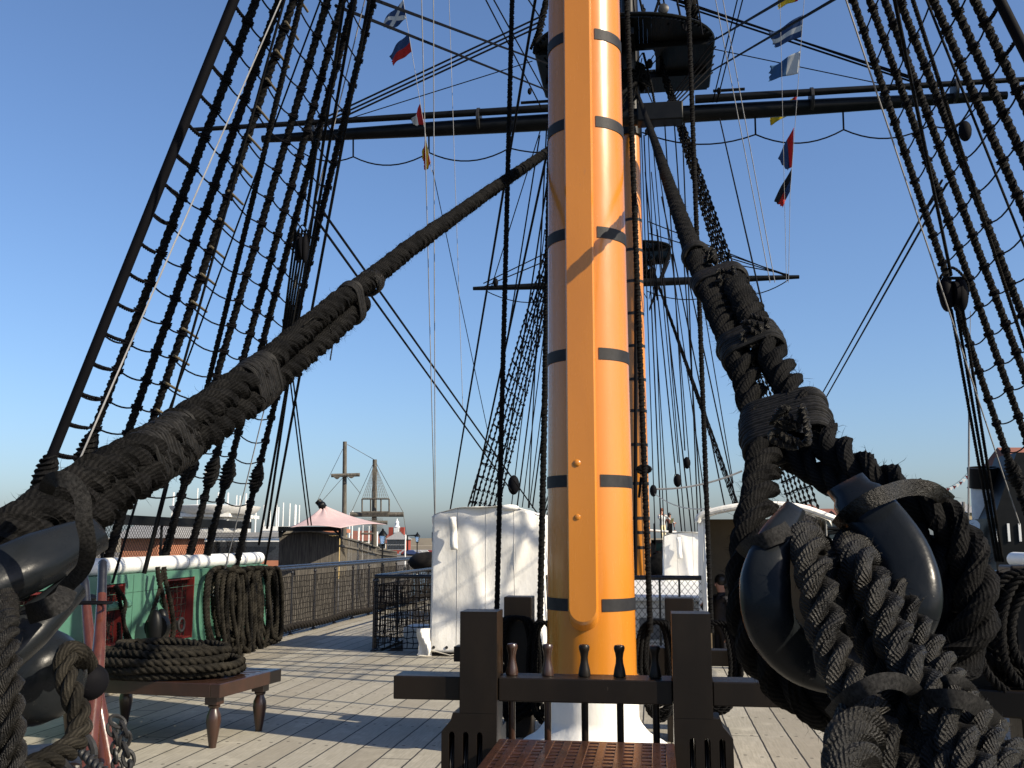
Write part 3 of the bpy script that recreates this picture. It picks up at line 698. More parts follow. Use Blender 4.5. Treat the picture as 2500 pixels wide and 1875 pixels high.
railnet('net_rail', 'starboard ship side rail running aft', [(5.72, 17.0, 0), (5.75, 30, 0), (5.7, 44, 0)], 1.21)
# white boarded skylight in the waist
SKY_ = thing('deck_house', 'low white boarded deck house seen through the mesh right of the mast', 'deck house', (-.6, 20, -2))
mb = MB(); bmm(mb, (-2.6, 17.4, -2.0), (1.6, 26, .72)); part('house_wall', mb, WHITEP, SKY_, smooth=False)
mb = MB()
for k in range(11): bmm(mb, (-2.6, 17.392, -1.3+.19*k), (1.6, 17.399, -1.288+.19*k))
for x in (-1.9, -.3, .6): bmm(mb, (x, 17.38, .1), (x+.5, 17.388, .45))
part('board_line', mb, M('board_line_grey_material', (.2, .21, .22)), SKY_, smooth=False)  # plain grey for the board joint strips and the small front panels
mb = MB(); bmm(mb, (-2.75, 17.3, .722), (1.75, 26.2, .80)); part('roof', mb, WHITEP, SKY_, smooth=False, bevel=.02)
mb = MB(); bmm(mb, (-4.2, 16.6, -.3), (-3.1, 17.2, .32)); top('deck_locker', mb, WHITEP, 'low white locker behind the net left of the white hood', 'locker', bevel=.03, smooth=False)
# ================================================================ white canvas hoods
SEAM = M('canvas_seam_material', (.66, .64, .60), rough=.8)
def hood(name, label, x0, x1, y0, y1, h, crown, openf=False, seedv=0, mat=CANVAS, cat_='canvas hood'):
    o = thing(name, label, cat_, ((x0+x1)/2, y0, 0)); sd = seedv*7.3
    def wr(p, k=.05): return (noise.noise(V((p.x*1.7+sd, p.y*1.3, p.z*.9)))*1.0+.5*noise.noise(V((p.x*4+sd, p.y*4, p.z*1.6))))*k
    NX, NZ = 44, 48; W_ = x1-x0
    def topz(u): return h+crown*(1-abs(2*u-1)**2.6)
    def rnd_in(u): return 0
    if not openf:
        mb = MB()
        def front(u, v):
            z = .06+v*(topz(u)-.06); x = x0+u*W_+(.03*(1-v))*(2*u-1); p = V((x, y0, z)); k = min(1, 6*v+.3)
            fold = .04*math.exp(-((u-.30-.25*(1-v))/.055)**2)*(1-v)**.6+.05*math.exp(-((u-.78+.10*sin(v*5))/.05)**2)*(.35+v*.6)+.012*sin(u*16+v*3)*(.3+.7*v*(1-v)*3)*.5
            return V((x, y0-fold*k-wr(p, .03)*k-.04*sin(pi*u)*v, z))
        sheet(mb, front, NX, NZ)
        part('canvas_front', mb, mat, o, solid=.006)
    for s, xx, nm in ((-1, x0, 'canvas_side'), (1, x1, 'canvas_side')):
        mb = MB()
        def side(u, v):
            z = .06+v*(h-.06); p = V((xx, y0+u*(y1-y0), z)); return V((xx+s*(wr(p, .03)+.03*(1-v))*(1 if 0 < u < 1 else .9), p.y-(wr(V((xx, y0, z)), .07) if u == 0 and not openf else 0), z))
        sheet(mb, side, 26, 24); part(nm, mb, mat, o, solid=.006)
    mb = MB()
    ov = .10 if openf else .0
    def roof(u, v):
        y = y0-ov+v*(y1-y0+ov); p = V((x0+u*W_, y, h)); e = .06 if openf else 0
        return V((x0-e+u*(W_+2*e), y-(.10*sin(pi*u) if v == 0 else 0), topz(u)-(.10 if openf and v == 0 else 0)-(.06 if (u in (0, 1) and openf) else 0)+wr(p, .03)))
    sheet(mb, roof, NX, 20); part('canvas_roof', mb, mat, o, solid=.006)
    mb = MB()
    if not openf:
        tube(mb, [V((x0-.05, y0-.02, .10)), V((x0+.3, y0-.03, .02)), V((x0+.55, y0-.02, .07)), V((x0+.9, y0-.03, .02)), V((x1, y0-.02, .09))], .008, 6)
        part('tie_cord', mb, WHITEL, o)
        for sx_ in (.24, .5, .76):
            mb = MB(); tube(mb, [front(sx_, v_/24)+V((0, -.003, 0)) for v_ in range(25)], .005, 5); part('canvas_seam', mb, SEAM, o)
        for k_ in range(9):
            mb = MB(); lathe(mb, front(.04+k_*.115, .02)+V((0, -.012, .03)), [(.022, 0), (.024, .006), (.012, .008)], 10, V((0, -1, 0))); part('eyelet', mb, IRON, o)
        mb = MB(); bmm(mb, (x0-.04, y0+.06, 0), (x1+.04, y1, .10)); part('coaming', mb, BROWN, o, smooth=False)
        mb = MB(); sheet(mb, lambda u, v: V((x0+.28+.11*u-.03*v*0+.03*(1-v), y0-.115-.03*sin(pi*u)-.02*sin(v*9), h-.52+v*.50)), 6, 12); part('canvas_strap', mb, mat, o, solid=.006)
        mb = MB(); ball(mb, V((x0+W_*.72, y0-.05, h+crown*.85)), .10, 12, 8, (1.5, .6, .5)); part('canvas_pocket', mb, mat, o)
    return o
hood('canvas_hood', 'tall white canvas hood laced over the companionway left of the orange mast', -3.42, -1.74, 15.3, 17.0, 2.12, .14, seedv=1)
mb = MB(); sheet(mb, lambda u, v: V((-3.62+.2*u+.02*sin(v*6), 15.22+.05*sin(u*5+v*3)-.03*v, .02+.40*v)), 8, 10); prism(mb, [V((-3.62, 15.3, .0)), V((-3.42, 15.3, 0)), V((-3.42, 15.3, .4)), V((-3.62, 15.3, .38))], (0, .12, 0))
top('canvas_parcel', mb, CANVAS, 'small white wrapped box at the foot of the white hood', 'wrapped box')
H2 = hood('canvas_hood', 'open white canvas hood with a beige interior right of the orange mast', .72, 2.5, 15.3, 17.2, 2.1, .20, openf=True, seedv=2)
mb = MB(); bmm(mb, (.80, 16.6, 0), (2.42, 16.66, 2.08)); bmm(mb, (.78, 15.36, 0), (.80, 16.6, 2.05)); bmm(mb, (2.42, 15.36, 0), (2.44, 16.6, 2.05)); part('beige_lining', mb, BEIGE, H2, smooth=False)
mb = MB(); bmm(mb, (.80, 15.42, .0), (2.42, 15.5, .12)); tube(mb, [V((.73, 15.24, 0)), V((.73, 15.24, 2.05))], .025, 8); part('door_frame', mb, WHITEP, H2)
mb = MB(); pts = [V((.62, 15.12, 2.02)), V((.70, 15.1, 2.12)), V((1.1, 15.06, 2.22)), V((1.6, 15.05, 2.26)), V((2.1, 15.06, 2.22)), V((2.6, 15.12, 2.05))]; tube(mb, cat(pts, 5), .05, 10); part('rolled_flap', mb, CANVAS, H2)
hood('canvas_hood', 'square white canvas cover farther aft between the masts, right of the mast', .2, 1.55, 24.2, 26.5, 1.83, .10, seedv=3)
hood('canvas_hood', 'white canvas cover farther aft just left of the orange mast', -3.4, -1.6, 21.5, 23.5, 2.05, .2, seedv=4)
# ================================================================ person figures
SKIN = M('skin_material', (.45, .24, .17), rough=.5, spec=.3, scale=12, bs=.02)
def person(label, base_, H, yaw, pose, clothes, hair, sit=False):
    """pose: dict joint -> local offset (x right, y forward, z up) in body heights"""
    J = pose; names = list(J); o = None
    R = Matrix.Rotation(yaw, 3, 'Z')
    me = bpy.data.meshes.new('person'); E = [('pel', 'che'), ('che', 'nek'), ('nek', 'hed'), ('hed', 'crn'), ('che', 'lsh'), ('lsh', 'lel'), ('lel', 'lwr'), ('lwr', 'lha'), ('che', 'rsh'), ('rsh', 'rel'), ('rel', 'rwr'), ('rwr', 'rha'), ('pel', 'lhi'), ('lhi', 'lkn'), ('lkn', 'lan'), ('lan', 'lto'), ('pel', 'rhi'), ('rhi', 'rkn'), ('rkn', 'ran'), ('ran', 'rto')]
    rad = dict(pel=.078, che=.082, nek=.032, hed=.050, crn=.046, lsh=.042, rsh=.042, lel=.026, rel=.026, lwr=.018, rwr=.018, lha=.020, rha=.020, lhi=.058, rhi=.058, lkn=.038, rkn=.038, lan=.026, ran=.026, lto=.024, rto=.024)
    me.from_pydata([R @ (V(J[k])*H) for k in names], [(names.index(a), names.index(b_)) for a, b_ in E], [])
    o = bpy.data.objects.new('person', me); COL.objects.link(o); o.location = base_; LOC[o.name] = V(base_)
    md = o.modifiers.new('skin', 'SKIN'); sv = me.skin_vertices[0].data
    for i, k in enumerate(names): sv[i].radius = (rad[k]*H, rad[k]*H*.8); sv[i].use_root = (k == 'pel')
    s = o.modifiers.new('sub', 'SUBSURF'); s.levels = 2; s.render_levels = 2
    m, nt, b = base('person_material', .7, .2); t = nd(nt, 'ShaderNodeTexCoord'); sp = nd(nt, 'ShaderNodeSeparateXYZ'); nt.links.new(t.outputs['Object'], sp.inputs[0])
    col = None
    zz = sp.outputs[2]; cols = clothes
    c = cols[0][1]
    for z, cc_ in cols[1:]: c = mixc(nt, mathn(nt, 'GREATER_THAN', zz, z*H), c, cc_)
    nt.links.new(c, b.inputs['Base Color']); me.materials.append(m)
    o['label'] = label; o['category'] = 'person'
    mb = MB(); hp = V(base_)+R @ (V(J['hed'])*H)+V((0, 0, .035*H)); fwd = R @ V((0, 1, 0))
    ball(mb, hp-fwd*.012*H+V((0, 0, .012*H)), .057*H, 12, 8, (1, 1.05, 1.05)); ball(mb, hp-fwd*.04*H-V((0, 0, .03*H)), .045*H, 10, 6)
    part('hair', mb, hair, o)
    mb = MB(); fc = V(base_)+R @ (V(J['hed'])*H)+fwd*.050*H; ball(mb, fc+V((0, 0, .008*H)), .009*H, 6, 4, (1, 1, 1.5))
    for sx in (-1, 1): ball(mb, fc+(R @ V((sx*.018*H, -.006*H, .022*H))), .0055*H, 6, 4)
    part('face_feature', mb, SKIN, o)
    for hnd, elb in (('lha', 'lwr'), ('rha', 'rwr')):
        a = V(base_)+R @ (V(J[hnd])*H); d = (R @ (V(J[hnd])-V(J[elb]))).normalized(); sd = d.orthogonal().normalized(); mb = MB()
        for k in range(4): tube(mb, [a+sd*(k-1.5)*.011*H, a+sd*(k-1.5)*.012*H+d*.03*H, a+sd*(k-1.5)*.011*H+d*(.045+.004*(k % 2))*H+d.cross(sd)*.012*H], .0055*H, 6)
        tube(mb, [a-sd*.02*H, a-sd*.032*H+d*.02*H], .0065*H, 6); part('hand', mb, SKIN, o)
    return o
stand = dict(pel=(0, 0, .53), che=(0, 0, .72), nek=(0, .0, .85), hed=(0, .015, .90), crn=(0, .012, .955), lsh=(-.10, 0, .80), lel=(-.14, -.02, .63), lwr=(-.15, .04, .49), lha=(-.15, .05, .45), rsh=(.10, 0, .80), rel=(.14, -.02, .63), rwr=(.15, .04, .49), rha=(.15, .05, .45), lhi=(-.05, 0, .50), lkn=(-.055, .01, .27), lan=(-.055, -.01, .05), lto=(-.06, .06, .02), rhi=(.05, 0, .50), rkn=(.055, .01, .27), ran=(.055, -.01, .05), rto=(.06, .06, .02))
w1 = dict(stand); w1.update(lel=(-.19, .06, .70), lwr=(-.30, .09, .60), lha=(-.34, .09, .585), rel=(.15, .12, .70), rwr=(.06, .15, .84), rha=(.045, .13, .875), lkn=(-.05, .07, .27), lan=(-.045, .03, .05), lto=(-.05, .10, .02), rkn=(.05, .10, .28), ran=(.03, .05, .05), rto=(.03, .12, .02))
HAIRR = M('auburn_hair_material', (.20, .07, .03), rough=.6); HAIRD = M('dark_hair_material', (.012, .01, .009), rough=.5)
PY = 50.0; pz = UY(1618, 1327, PY)
person('woman in pale top and cream trousers, hand at her mouth, on the distant stairs', pz, 1.72, radians(200), w1, [(0, (.12, .05, .04)), (.045, (.62, .55, .36)), (.52, (.42, .44, .44)), (.80, (.45, .24, .17))], HAIRR)
person('dark haired figure in a striped dark top behind the standing woman aft', UY(1636, 1330, PY+1.3), 1.6, radians(190), stand, [(0, (.02, .02, .03)), (.55, (.16, .07, .05)), (.82, (.3, .16, .11))], HAIRD)
seat = dict(stand); q = UY(1757, 1412, 16.0)
seat.update(rel=(.10, .12, .68), rwr=(.02, .20, .72), rha=(-.01, .22, .735))
person('dark haired person in black standing inside the open white hood', (q.x+.02, 16.0, q.z-1.62), 1.68, radians(120), seat, [(0, (.02, .02, .025)), (.84, (.45, .24, .17))], HAIRD)
# ================================================================ main mast, mizzen, yards
def mastobj(label, X, Y, r0, taper, H, bandz, topz, tw, ty0, ty1, ladder=False, name='lower_mast'):
    o = thing(name, label, 'mast', (X, Y, 0)); mb = MB()
    lathe(mb, (X, Y, 0), [(r0-taper*z, z) for z in [i*.7 for i in range(0, int(H/.7)+1)]], 40)
    part('mast_pole', mb, ORANGE, o)
    for z in bandz:
        mb = MB(); lathe(mb, (X, Y, z-.05), [(r0-taper*z-.01, 0), (r0-taper*z+.008, .001), (r0-taper*z+.008, .099), (r0-taper*z-.01, .1)], 40); part('black_band', mb, BANDM, o)
    # black masthead above the hounds
    mb = MB(); lathe(mb, (X, Y, topz-3.0), [(r0*.95, 0), (r0*.93, 3), (r0*.8, 7)], 28); lathe(mb, (X, Y-.9, topz-1.0), [(.2, 0), (.24, .3), (.22, 14)], 20)
    part('masthead', mb, BLACKP, o)
    # D shaped top platform with lubber holes
    X0_ = X; X = X-.06*tw; n = 28; yc = ty0+tw
    poly = [V((X-tw, ty1, topz)), V((X-tw, yc-tw*.25, topz))]+[V((X-tw*cos(pi*k/n), (yc-tw*.25)-(yc-tw*.25-ty0)*sin(pi*k/n)**.9, topz)) for k in range(1, n)]+[V((X+tw, yc-tw*.25, topz)), V((X+tw, ty1, topz))]
    mb = MB()
    # plank floor as strips so that the lubber holes stay open
    hx0, hx1, hy0, hy1 = X+.30, X+1.08, Y-.55, Y+1.35
    def yfront(x):
        u = (X-x)/tw; u = max(-1, min(1, u)); return (yc-tw*.25)-(yc-tw*.25-ty0)*max(0, 1-u*u)**.45
    N = 44; sx = 2*tw/N
    for i in range(N):
        xa = X-tw+i*sx; xb = xa+sx; xm = (xa+xb)/2; am = abs(xm-X)
        segs = [(yfront(xm), ty1)]
        if .30 < am < 1.08 and tw > 1.8: segs = [(yfront(xm), hy0), (hy1, ty1)]
        for s0, s1 in segs: bmm(mb, (xa+.001, s0, topz), (xb-.001, s1, topz+.09))
    P_ = part('top_platform', mb, BLACKP, o, smooth=False)
    mb = MB(); tube(mb, [p+V((0, 0, .12)) for p in poly], .065, 8, sq=1.6); part('top_rim', mb, BLACKP, P_)
    mb = MB()
    for y in (Y-.75, Y+1.5): beam(mb, (X-tw+.1, y, topz-.10), (X+tw-.1, y, topz-.10), .16, .18)
    for x in (-.22, .22): beam(mb, (X+x*1.4, yfront(X)+.3, topz-.3), (X+x*1.4, ty1-.1, topz-.3), .16, .22)
    part('trestle_tree', mb, BLACKP, P_, smooth=False)
    X = X0_
    for s in (-1, 1):
        for k in range(5):
            mb = MB(); y = Y-.9+k*.65; tube(mb, [V((X+s*(tw-.05), y, topz)), V((X+s*.5, Y+.1*k-.2, topz-2.9))], .028, 6); part('futtock_shroud', mb, THIN, o)
    mb = MB(); pts = []
    wrap(mb, V((X, Y-.1, topz-.9)), V((0, 0, 1)), V((1, 0, 0)), r0+.13, r0+.13, 5, .07, lobes=False)
    for s in (-1, 1):
        ball(mb, V((X+s*.55, Y-.4, topz-1.2)), .22, 10, 7, (.8, .6, 1.2)); ball(mb, V((X+s*.7, Y-.7, topz-.7)), .14, 10, 7, (.8, .6, 1.3))
        rope(mb, [V((X+s*.5, Y-.5, topz-.2)), V((X+s*.75, Y-.7, topz-1.5)), V((X+s*.9, Y-.6, topz-2.6))], .05, n=9)
    for k in range(16):
        a = V((X+rnd.uniform(-1, 1.1), Y-.6, topz-rnd.uniform(.2, 1))); tube(mb, [a, V((X+rnd.uniform(-.8, .9), Y-.8, topz-rnd.uniform(1.6, 2.8)))], .02, 5)
    part('masthead_lashing', mb, TAR, o)
    if tw > 2:
        for s in (-1, 1):
            mb = MB(); tube(mb, [V((X+s*tw, ty1-.6, topz-.35)), V((X+s*(tw+1.15), ty1-.6, topz-.35))], .06, 8); part('top_boom', mb, BLACKP, o)
        mb = MB(); lathe(mb, (X+1.15, ty0+.3, topz+.3), [(.1, 0), (.17, .05), (.17, .2), (.08, .24)], 14, V((.2, -1, 0))); part('top_lamp', mb, IRON, o)
    return o
MMY = 33.0
zb2 = [UY(1575, y, MMY-.3).z for y in (533, 607, 684, 763, 843, 925, 1002, 1085, 1180, 1265, 1300, 1337)]
mastobj('slimmer orange mainmast seen just right of and behind the foremast', MX, MMY, .385, .006, 18.6, zb2, 18.55, 3.02, 30.4, 36.1)
mastobj('distant orange mizzenmast with the small black top, behind the mainmast', MX, 48.5, .27, .004, 15.6, (4, 6, 8, 10, 12), 15.9, 1.62, 46.9, 50.3)
# ladder / dark batten strapped on main mast front-right
def yard(name, label, xl, xr, Y, z, r, boom=True, foot=True, X0=MX, footz=None, bl=None, br=None, grp=None):
    o = thing(name, label, 'yard', (X0, Y, z)); mb = MB(); N = 24
    def rr(u): return r*(1-.55*abs(2*u-1)**2.2)
    tube(mb, [V((xl+(xr-xl)*i/N, Y, z)) for i in range(N+1)], rr, 16); part('yard_spar', mb, BLACKP, o)
    if boom:
        for a, b_ in ((bl, X0-.9), (X0+2.15, br)):
            mb = MB(); tube(mb, [V((a+(b_-a)*i/10, Y-.32, z+.36+.0*i)) for i in range(11)], (lambda u: .14*(1-.45*abs(u)) if a > X0 else .14*(.55+.45*u)), 12); part('studdingsail_boom', mb, BLACKP, o)
        for x in (xl*.86, xl*.42, xr*.47, xr*.86):
            mb = MB(); lathe(mb, (x-.06, Y-.12, z+.2), [(.36, 0), (.39, .01), (.39, .1), (.36, .11)], 18, V((1, 0, 0))); part('boom_iron', mb, IRON, o)
        mb = MB(); box(mb, (X0+1.0, Y-.1, z), (1.5, .66, .62)); part('yard_sling', mb, BLACKP, o, bevel=.04)
    if foot:
        for s in (-1, 1):
            xs_ = [X0+s*.7]+([X0+s*(2.6), X0+s*5.6, X0+s*8.5] if boom else [X0+s*3.2])+[xr*.93 if s > 0 else xl*.93]
            xs_ = [X0+s*.4]+([X0+s*4.1, X0+s*6.9, X0+s*9.6] if boom else [X0+s*4.0])+[xr*.93 if s > 0 else xl*.93]
            dz = .66 if boom else .55
            for xx in xs_[1:-1]:
                mb = MB(); tube(mb, [V((xx, Y+.1, z-r*.6)), V((xx, Y+.15, z-r-dz*.75))], .03, 6); part('stirrup', mb, THIN, o)
            mb = MB()
            for a, b_ in zip(xs_[:-1], xs_[1:]): tube(mb, catenary(V((a, Y+.15, z-r-dz*.75 if a != xs_[0] else z-r-.2)), V((b_, Y+.15, z-r-dz*.75 if b_ != xs_[-1] else z-r*.5)), .38, 10), .026, 5)
            part('footrope', mb, THIN, o)
    return o
YL = UY(640, 352, 31.8); YR = UY(2460, 258, 31.8); ym = UY(1400, 293, 31.8)
print('yard', YL, YR, ym)
BLx = UY(470, 348, 31.5); BRx = UY(2505, 230, 31.5)
yard('lower_yard', 'huge black main yard crossing the whole sky behind the orange mast', YL.x, YR.x, 31.8, ym.z-.03, .285, bl=BLx.x, br=BRx.x)
cl = UY(1155, 711, 47.5); cr = UY(1951, 674, 47.5); cm = UY(1560, 690, 47.5)
yard('lower_yard', 'small distant black mizzen yard with lifts at both tips', cl.x, cr.x, 47.5, cm.z, .2, boom=False)
# ================================================================ shroud ladders
def ladder(label, T, Xc, ys, zc, r, dz, z0, z1, served=None, n=10, batten=None, rl=.0105, sagk=.05, skipfirst=False, spread=.18, low=True, step=None, grp=None, zmaxroll=None):
    o = thing('shroud_ladder', label, 'shroud ladder', (Xc, ys[0], zc)); P = []; N = len(ys)
    for i, y in enumerate(ys):
        t = T+V((0, (i/(N-1)-.5)*spread*2, 0)); b_ = V((Xc, y, zc)); P.append((b_, t)); mb = MB()
        if served == i: tube(mb, [b_+(t-b_)*k/60 for k in range(61)], r*.98, 14)
        else: rope(mb, [b_, t], r, n=n, pitch=r*5.4, step=step or r*.8, depth=.42)
        s_ = part('shroud', mb, THIN if served == i else SHR, o)
        if low:
            mb = MB(); ax = (t-b_).normalized(); c = b_+ax*(1.42/ax.z)
            if served == i: c = b_+ax*(1.15/ax.z)
            rope(mb, [c-ax*.26, c-ax*.12, c, c+ax*.12, c+ax*.2], lambda u: r*(1.15+.95*sin(pi*min(1, u*1.05))**.7), lobes=5, n=16, depth=.5, pitch=.3, step=.02, wob=.25)
            ball(mb, c+V((.02, .10, .03)), .03, 6, 5); part('throat_seizing', mb, SHR, s_)
            mb = MB(); q_ = b_+ax*.28; rope(mb, [b_-ax*.1+V((0, .05, 0)), q_+V((0, .07, 0)), c-ax*.2], r*.95, n=n, step=r*1.2); part('shroud_end', mb, SHR, s_)
    z = z0; k = 0
    while z < z1:
        mb = MB()
        for i in range(N-1):
            pa, ta = P[i]; pb, tb = P[i+1]; fa_ = (z+rnd.uniform(-.02, .02)-pa.z)/(ta.z-pa.z); fb = (z+rnd.uniform(-.02, .02)-pb.z)/(tb.z-pb.z)
            a = pa.lerp(ta, fa_); b_ = pb.lerp(tb, fb); L = (b_-a).length; sg = min(.13, sagk*L*1.15*rnd.uniform(.6, 1.3)+.01)
            tube(mb, catenary(a, b_, sg, 6), rl, 5, False)
            if i < 1 or True:   # clove hitch on every shroud
                ax = (tb-pb).normalized(); 
                if r > .03: wrap(mb, b_, ax, V((1, 0, 0)), r*1.08, r*1.08, 2.2, rl*1.05, 5, 9)
        if r > .03 and k % 1 == 0: rope(mb, catenary(P[0][0].lerp(P[0][1], (z-zc)/(T.z-zc)), P[1][0].lerp(P[1][1], (z-zc)/(T.z-zc)), .02, 4)[:4], rl*2.2, lobes=2, n=7, pitch=.09)
        part('ratline', mb, THIN, o)
        if batten is not None and r > .03:
            pa, ta = P[batten]; c = pa.lerp(ta, (z-zc)/(T.z-zc)); mb = MB()
            c = c+V((.07, -.02, 0)); rope(mb, [c+V((-.02, -.08, .02)), c+V((.02, .24, -.04))], .016, lobes=1, depth=0, n=8); part('ratline_batten', mb, BATTEN, o)
        z += dz; k += 1
    return o
BATTEN = M('wooden_batten_material', (.12, .095, .05), (.07, .056, .03), rough=.7)
TL = V((-.72, 8.75, 16.1)); TR = V((-.38, 8.75, 16.1))
ladder('thick black port shroud ladder rising from the green bulwark on the left', TL, -6.7, [9.62, 10.25, 11.0, 11.5, 12.95, 13.7, 14.27, 15.45], 1.3, .054, .312, 2.33, 9.6, served=0, batten=3)
ladder('thick black starboard shroud ladder at the upper right', TR, 5.7, [10.05, 10.7, 11.36, 12.0, 13.4, 14.1, 14.9, 15.9], 1.3, .054, .35, 2.33, 9.6, served=0)
ladder('port main shroud ladder behind and left of the orange mast, slanting to the left', V((MX-.3, 33.3, 20.5)), -6.85, [34.0, 35.2, 36.3, 37.4, 38.6, 39.8, 41], 1.3, .055, .44, 2.2, 13, n=6, rl=.012, step=.2, low=False)
ladder('starboard main shroud ladder running behind the right hand stay', V((MX+.5, 33.3, 20.5)), 5.75, [34.0, 35.2, 36.3, 37.4, 38.6, 39.8, 41], 1.3, .065, .44, 2.2, 17, n=6, rl=.012, step=.2, low=False)
ladder('thin far starboard mizzen shroud ladder right of the masts', V((MX+.25, 48.8, 16.6)), 5.2, [56, 57, 58.2, 59.4], 1.6, .05, .46, 2.4, 12, n=5, rl=.012, step=.4, low=False)
ladder('thin far port mizzen shroud ladder just left of the orange mast', V((MX-.25, 48.8, 16.6)), -6.2, [51, 52.2, 53.5, 54.8], 1.6, .05, .46, 2.4, 12, n=5, rl=.012, step=.4, low=False)
# ================================================================ great stays
def dl(px, S, E): 
    x0, d0 = S; x1, d1 = E; t = (d0*x0-d0*px)/(d0*x0-d1*x1-(d0-d1)*px); return d0+(d1-d0)*t
LS, LE = (1556, 35.0), (60, 2.45)
def LP(px, py, o=0): return UD(px, py, dl(px, LS, LE)+o)
st = thing('main_stay', 'fuzzy black left hand stay thick as an arm sloping down to the lower left corner', 'stay', LP(890, 712))
cl_ = [(1556, 200), (1340, 368), (1180, 478), (1000, 606), (895, 690)]
c2_ = [(895, 690), (820, 742), (745, 806), (640, 896), (520, 985), (420, 1055), (330, 1112), (240, 1165), (150, 1222), (60, 1290), (-80, 1390)]
main = [LP(*p) for p in cl_]+[LP(x, y) for x, y in c2_[1:]]
mb = MB(); rope(mb, resample(main, .3)[:5] and main, lambda u: .053+.020*max(0, min(1, (u-.945)/.05)), lobes=3, pitch=.30, n=36, step=.0095, depth=.30, wob=.22, fuzz=700, flen=.035, sub=(.052, .13, 2))
part('stay_rope', mb, TAR, st)
tail = [(880, 742), (820, 804), (738, 872), (652, 944), (560, 1015), (470, 1072), (392, 1128), (302, 1182), (218, 1242), (135, 1312), (20, 1395)]
mb = MB(); rope(mb, cat([LP(x, y, -.02) for x, y in tail], 5), lambda u: .050+.026*max(0, u-.35)/.65, lobes=3, pitch=.29, n=36, step=.0095, depth=.30, wob=.24, fuzz=800, flen=.04, sub=(.05, .13, 2))
ball(mb, LP(882, 742), .05, 14, 10)
part('stay_tail', mb, TAR, st)
def seiz(P_, dirn, e1, ra, rb, turns, wire, parent, label=None):
    mb = MB(); wrap(mb, P_, dirn, e1, ra, rb, turns, wire, 7, 26, jit=.09); return part('seizing', mb, CORD, parent)
def mid(a, b_, pl): return (pl(*a)+pl(*b_))/2
def bind(A, B, px, py, turns, wire, parent, r=.050, k=.98):
    d = ray(px, py).normalized(); dist = lambda p: ((p-CAM)-d*(p-CAM).dot(d)).length
    a = min(A, key=dist); b_ = min(B, key=lambda p: (p-a).length); i = A.index(a); ax = A[min(i+3, len(A)-1)]-A[max(i-3, 0)]
    seiz((a+b_)/2, ax, b_-a, (b_-a).length/2+r*k+wire*.5, r*k*1.04+wire*.5, turns, wire, parent)
MAINP = resample(main, .02); TAILP = resample(cat([LP(x, y, -.02) for x, y in tail], 5), .02)
for (x, y, turns, wire) in ((860, 725, 7, .0075), (622, 915, 15, .0072), (402, 1090, 18, .0078)): bind(MAINP, TAILP, x, y, turns, wire, st)
mb = MB(); c = LP(800, 752)
rope(mb, cat([LP(741, 795, -.1), LP(770, 775, -.12), LP(800, 790, -.13), LP(812, 830, -.12), LP(806, 880, -.08)], 5), .004, n=6); part('twine', mb, TARB, st)
# ragged whipping near the tail end
mb = MB(); wrap(mb, LP(905, 690), (LP(820, 742)-LP(1000, 606)), V((0, 0, 1)), .056, .056, 5, .010, 7, 26); part('seizing', mb, TARB, st)
# --- right hand stay
RS, RE = (1558, 35.0), (1900, 2.35)
def RP(px, py, o=0): return UD(px, py, max(1.9, dl(px, RS, RE)) + o)
def RD(l): return [UD(x, y, d) for x, y, d in l]
def RR(l): return [UD(x, y, d*(1.16 if d < 2.5 else 1+.16*max(0, (3.6-d)/1.1))) for x, y, d in l]
sr = thing('main_stay', 'black right hand stay spliced round a big wooden heart in the foreground', 'stay', UD(1700, 640, 4.9))
P1 = [(1558, 232, 35), (1600, 350, 13.2), (1640, 470, 7.7), (1672, 560, 5.9), (1704, 640, 4.8)]
P2 = [(1704, 640, 4.8), (1750, 745, 4.0), (1795, 850, 3.4), (1832, 950, 3.0), (1858, 1050, 2.7), (1862, 1150, 2.45), (1850, 1240, 2.3), (1832, 1340, 2.2), (1822, 1450, 2.14), (1838, 1560, 2.10), (1890, 1650, 2.08), (1975, 1715, 2.05), (2090, 1745, 2.04), (2200, 1720, 2.04), (2290, 1665, 2.04), (2352, 1590, 2.05), (2384, 1500, 2.06), (2380, 1400, 2.1), (2340, 1305, 2.15), (2262, 1232, 2.2), (2165, 1178, 2.3), (2070, 1125, 2.4), (2000, 1055, 2.55), (1946, 975, 2.75), (1898, 890, 3.05), (1858, 815, 3.4), (1820, 740, 3.8), (1786, 680, 4.3)]
pts = RD(P1[:-1])+cat(RR(P2), 5)
mb = MB(); rope(mb, RD(P1), .053, lobes=3, pitch=.33, n=30, step=.010, depth=.4, wob=.10, fuzz=150, flen=.035, sub=(.05, .2, 2)); part('stay_rope', mb, TAR, sr)
mb = MB(); rope(mb, cat(RR(P2), 5), .053, lobes=3, pitch=.29, n=39, step=.010, depth=1, wob=.2, fuzz=700, flen=.035)
ball(mb, UD(1786, 680, 4.3), .055, 14, 10); part('stay_eye', mb, TAR, sr)
# inner turn
mb = MB(); rope(mb, cat(RR([(1925, 1110, 2.6), (2010, 1160, 2.45), (2110, 1215, 2.32), (2200, 1275, 2.24), (2268, 1350, 2.18), (2302, 1440, 2.14), (2302, 1540, 2.12), (2255, 1630, 2.12), (2170, 1690, 2.12), (2060, 1700, 2.14), (1950, 1660, 2.16)]), 6), .047, lobes=3, pitch=.25, n=39, step=.010, depth=.75, wob=.13, fuzz=260, flen=.03)
part('inner_turn', mb, TAR, sr)
EYE = resample(cat(RR(P2), 5), .02); h_ = len(EYE)//2
for (x, y, turns, wire) in ((1728, 690, 9, .008), (1800, 860, 10, .008), (1870, 1060, 15, .008)): bind(EYE[:h_], EYE[h_:], x, y, turns, wire, sr)

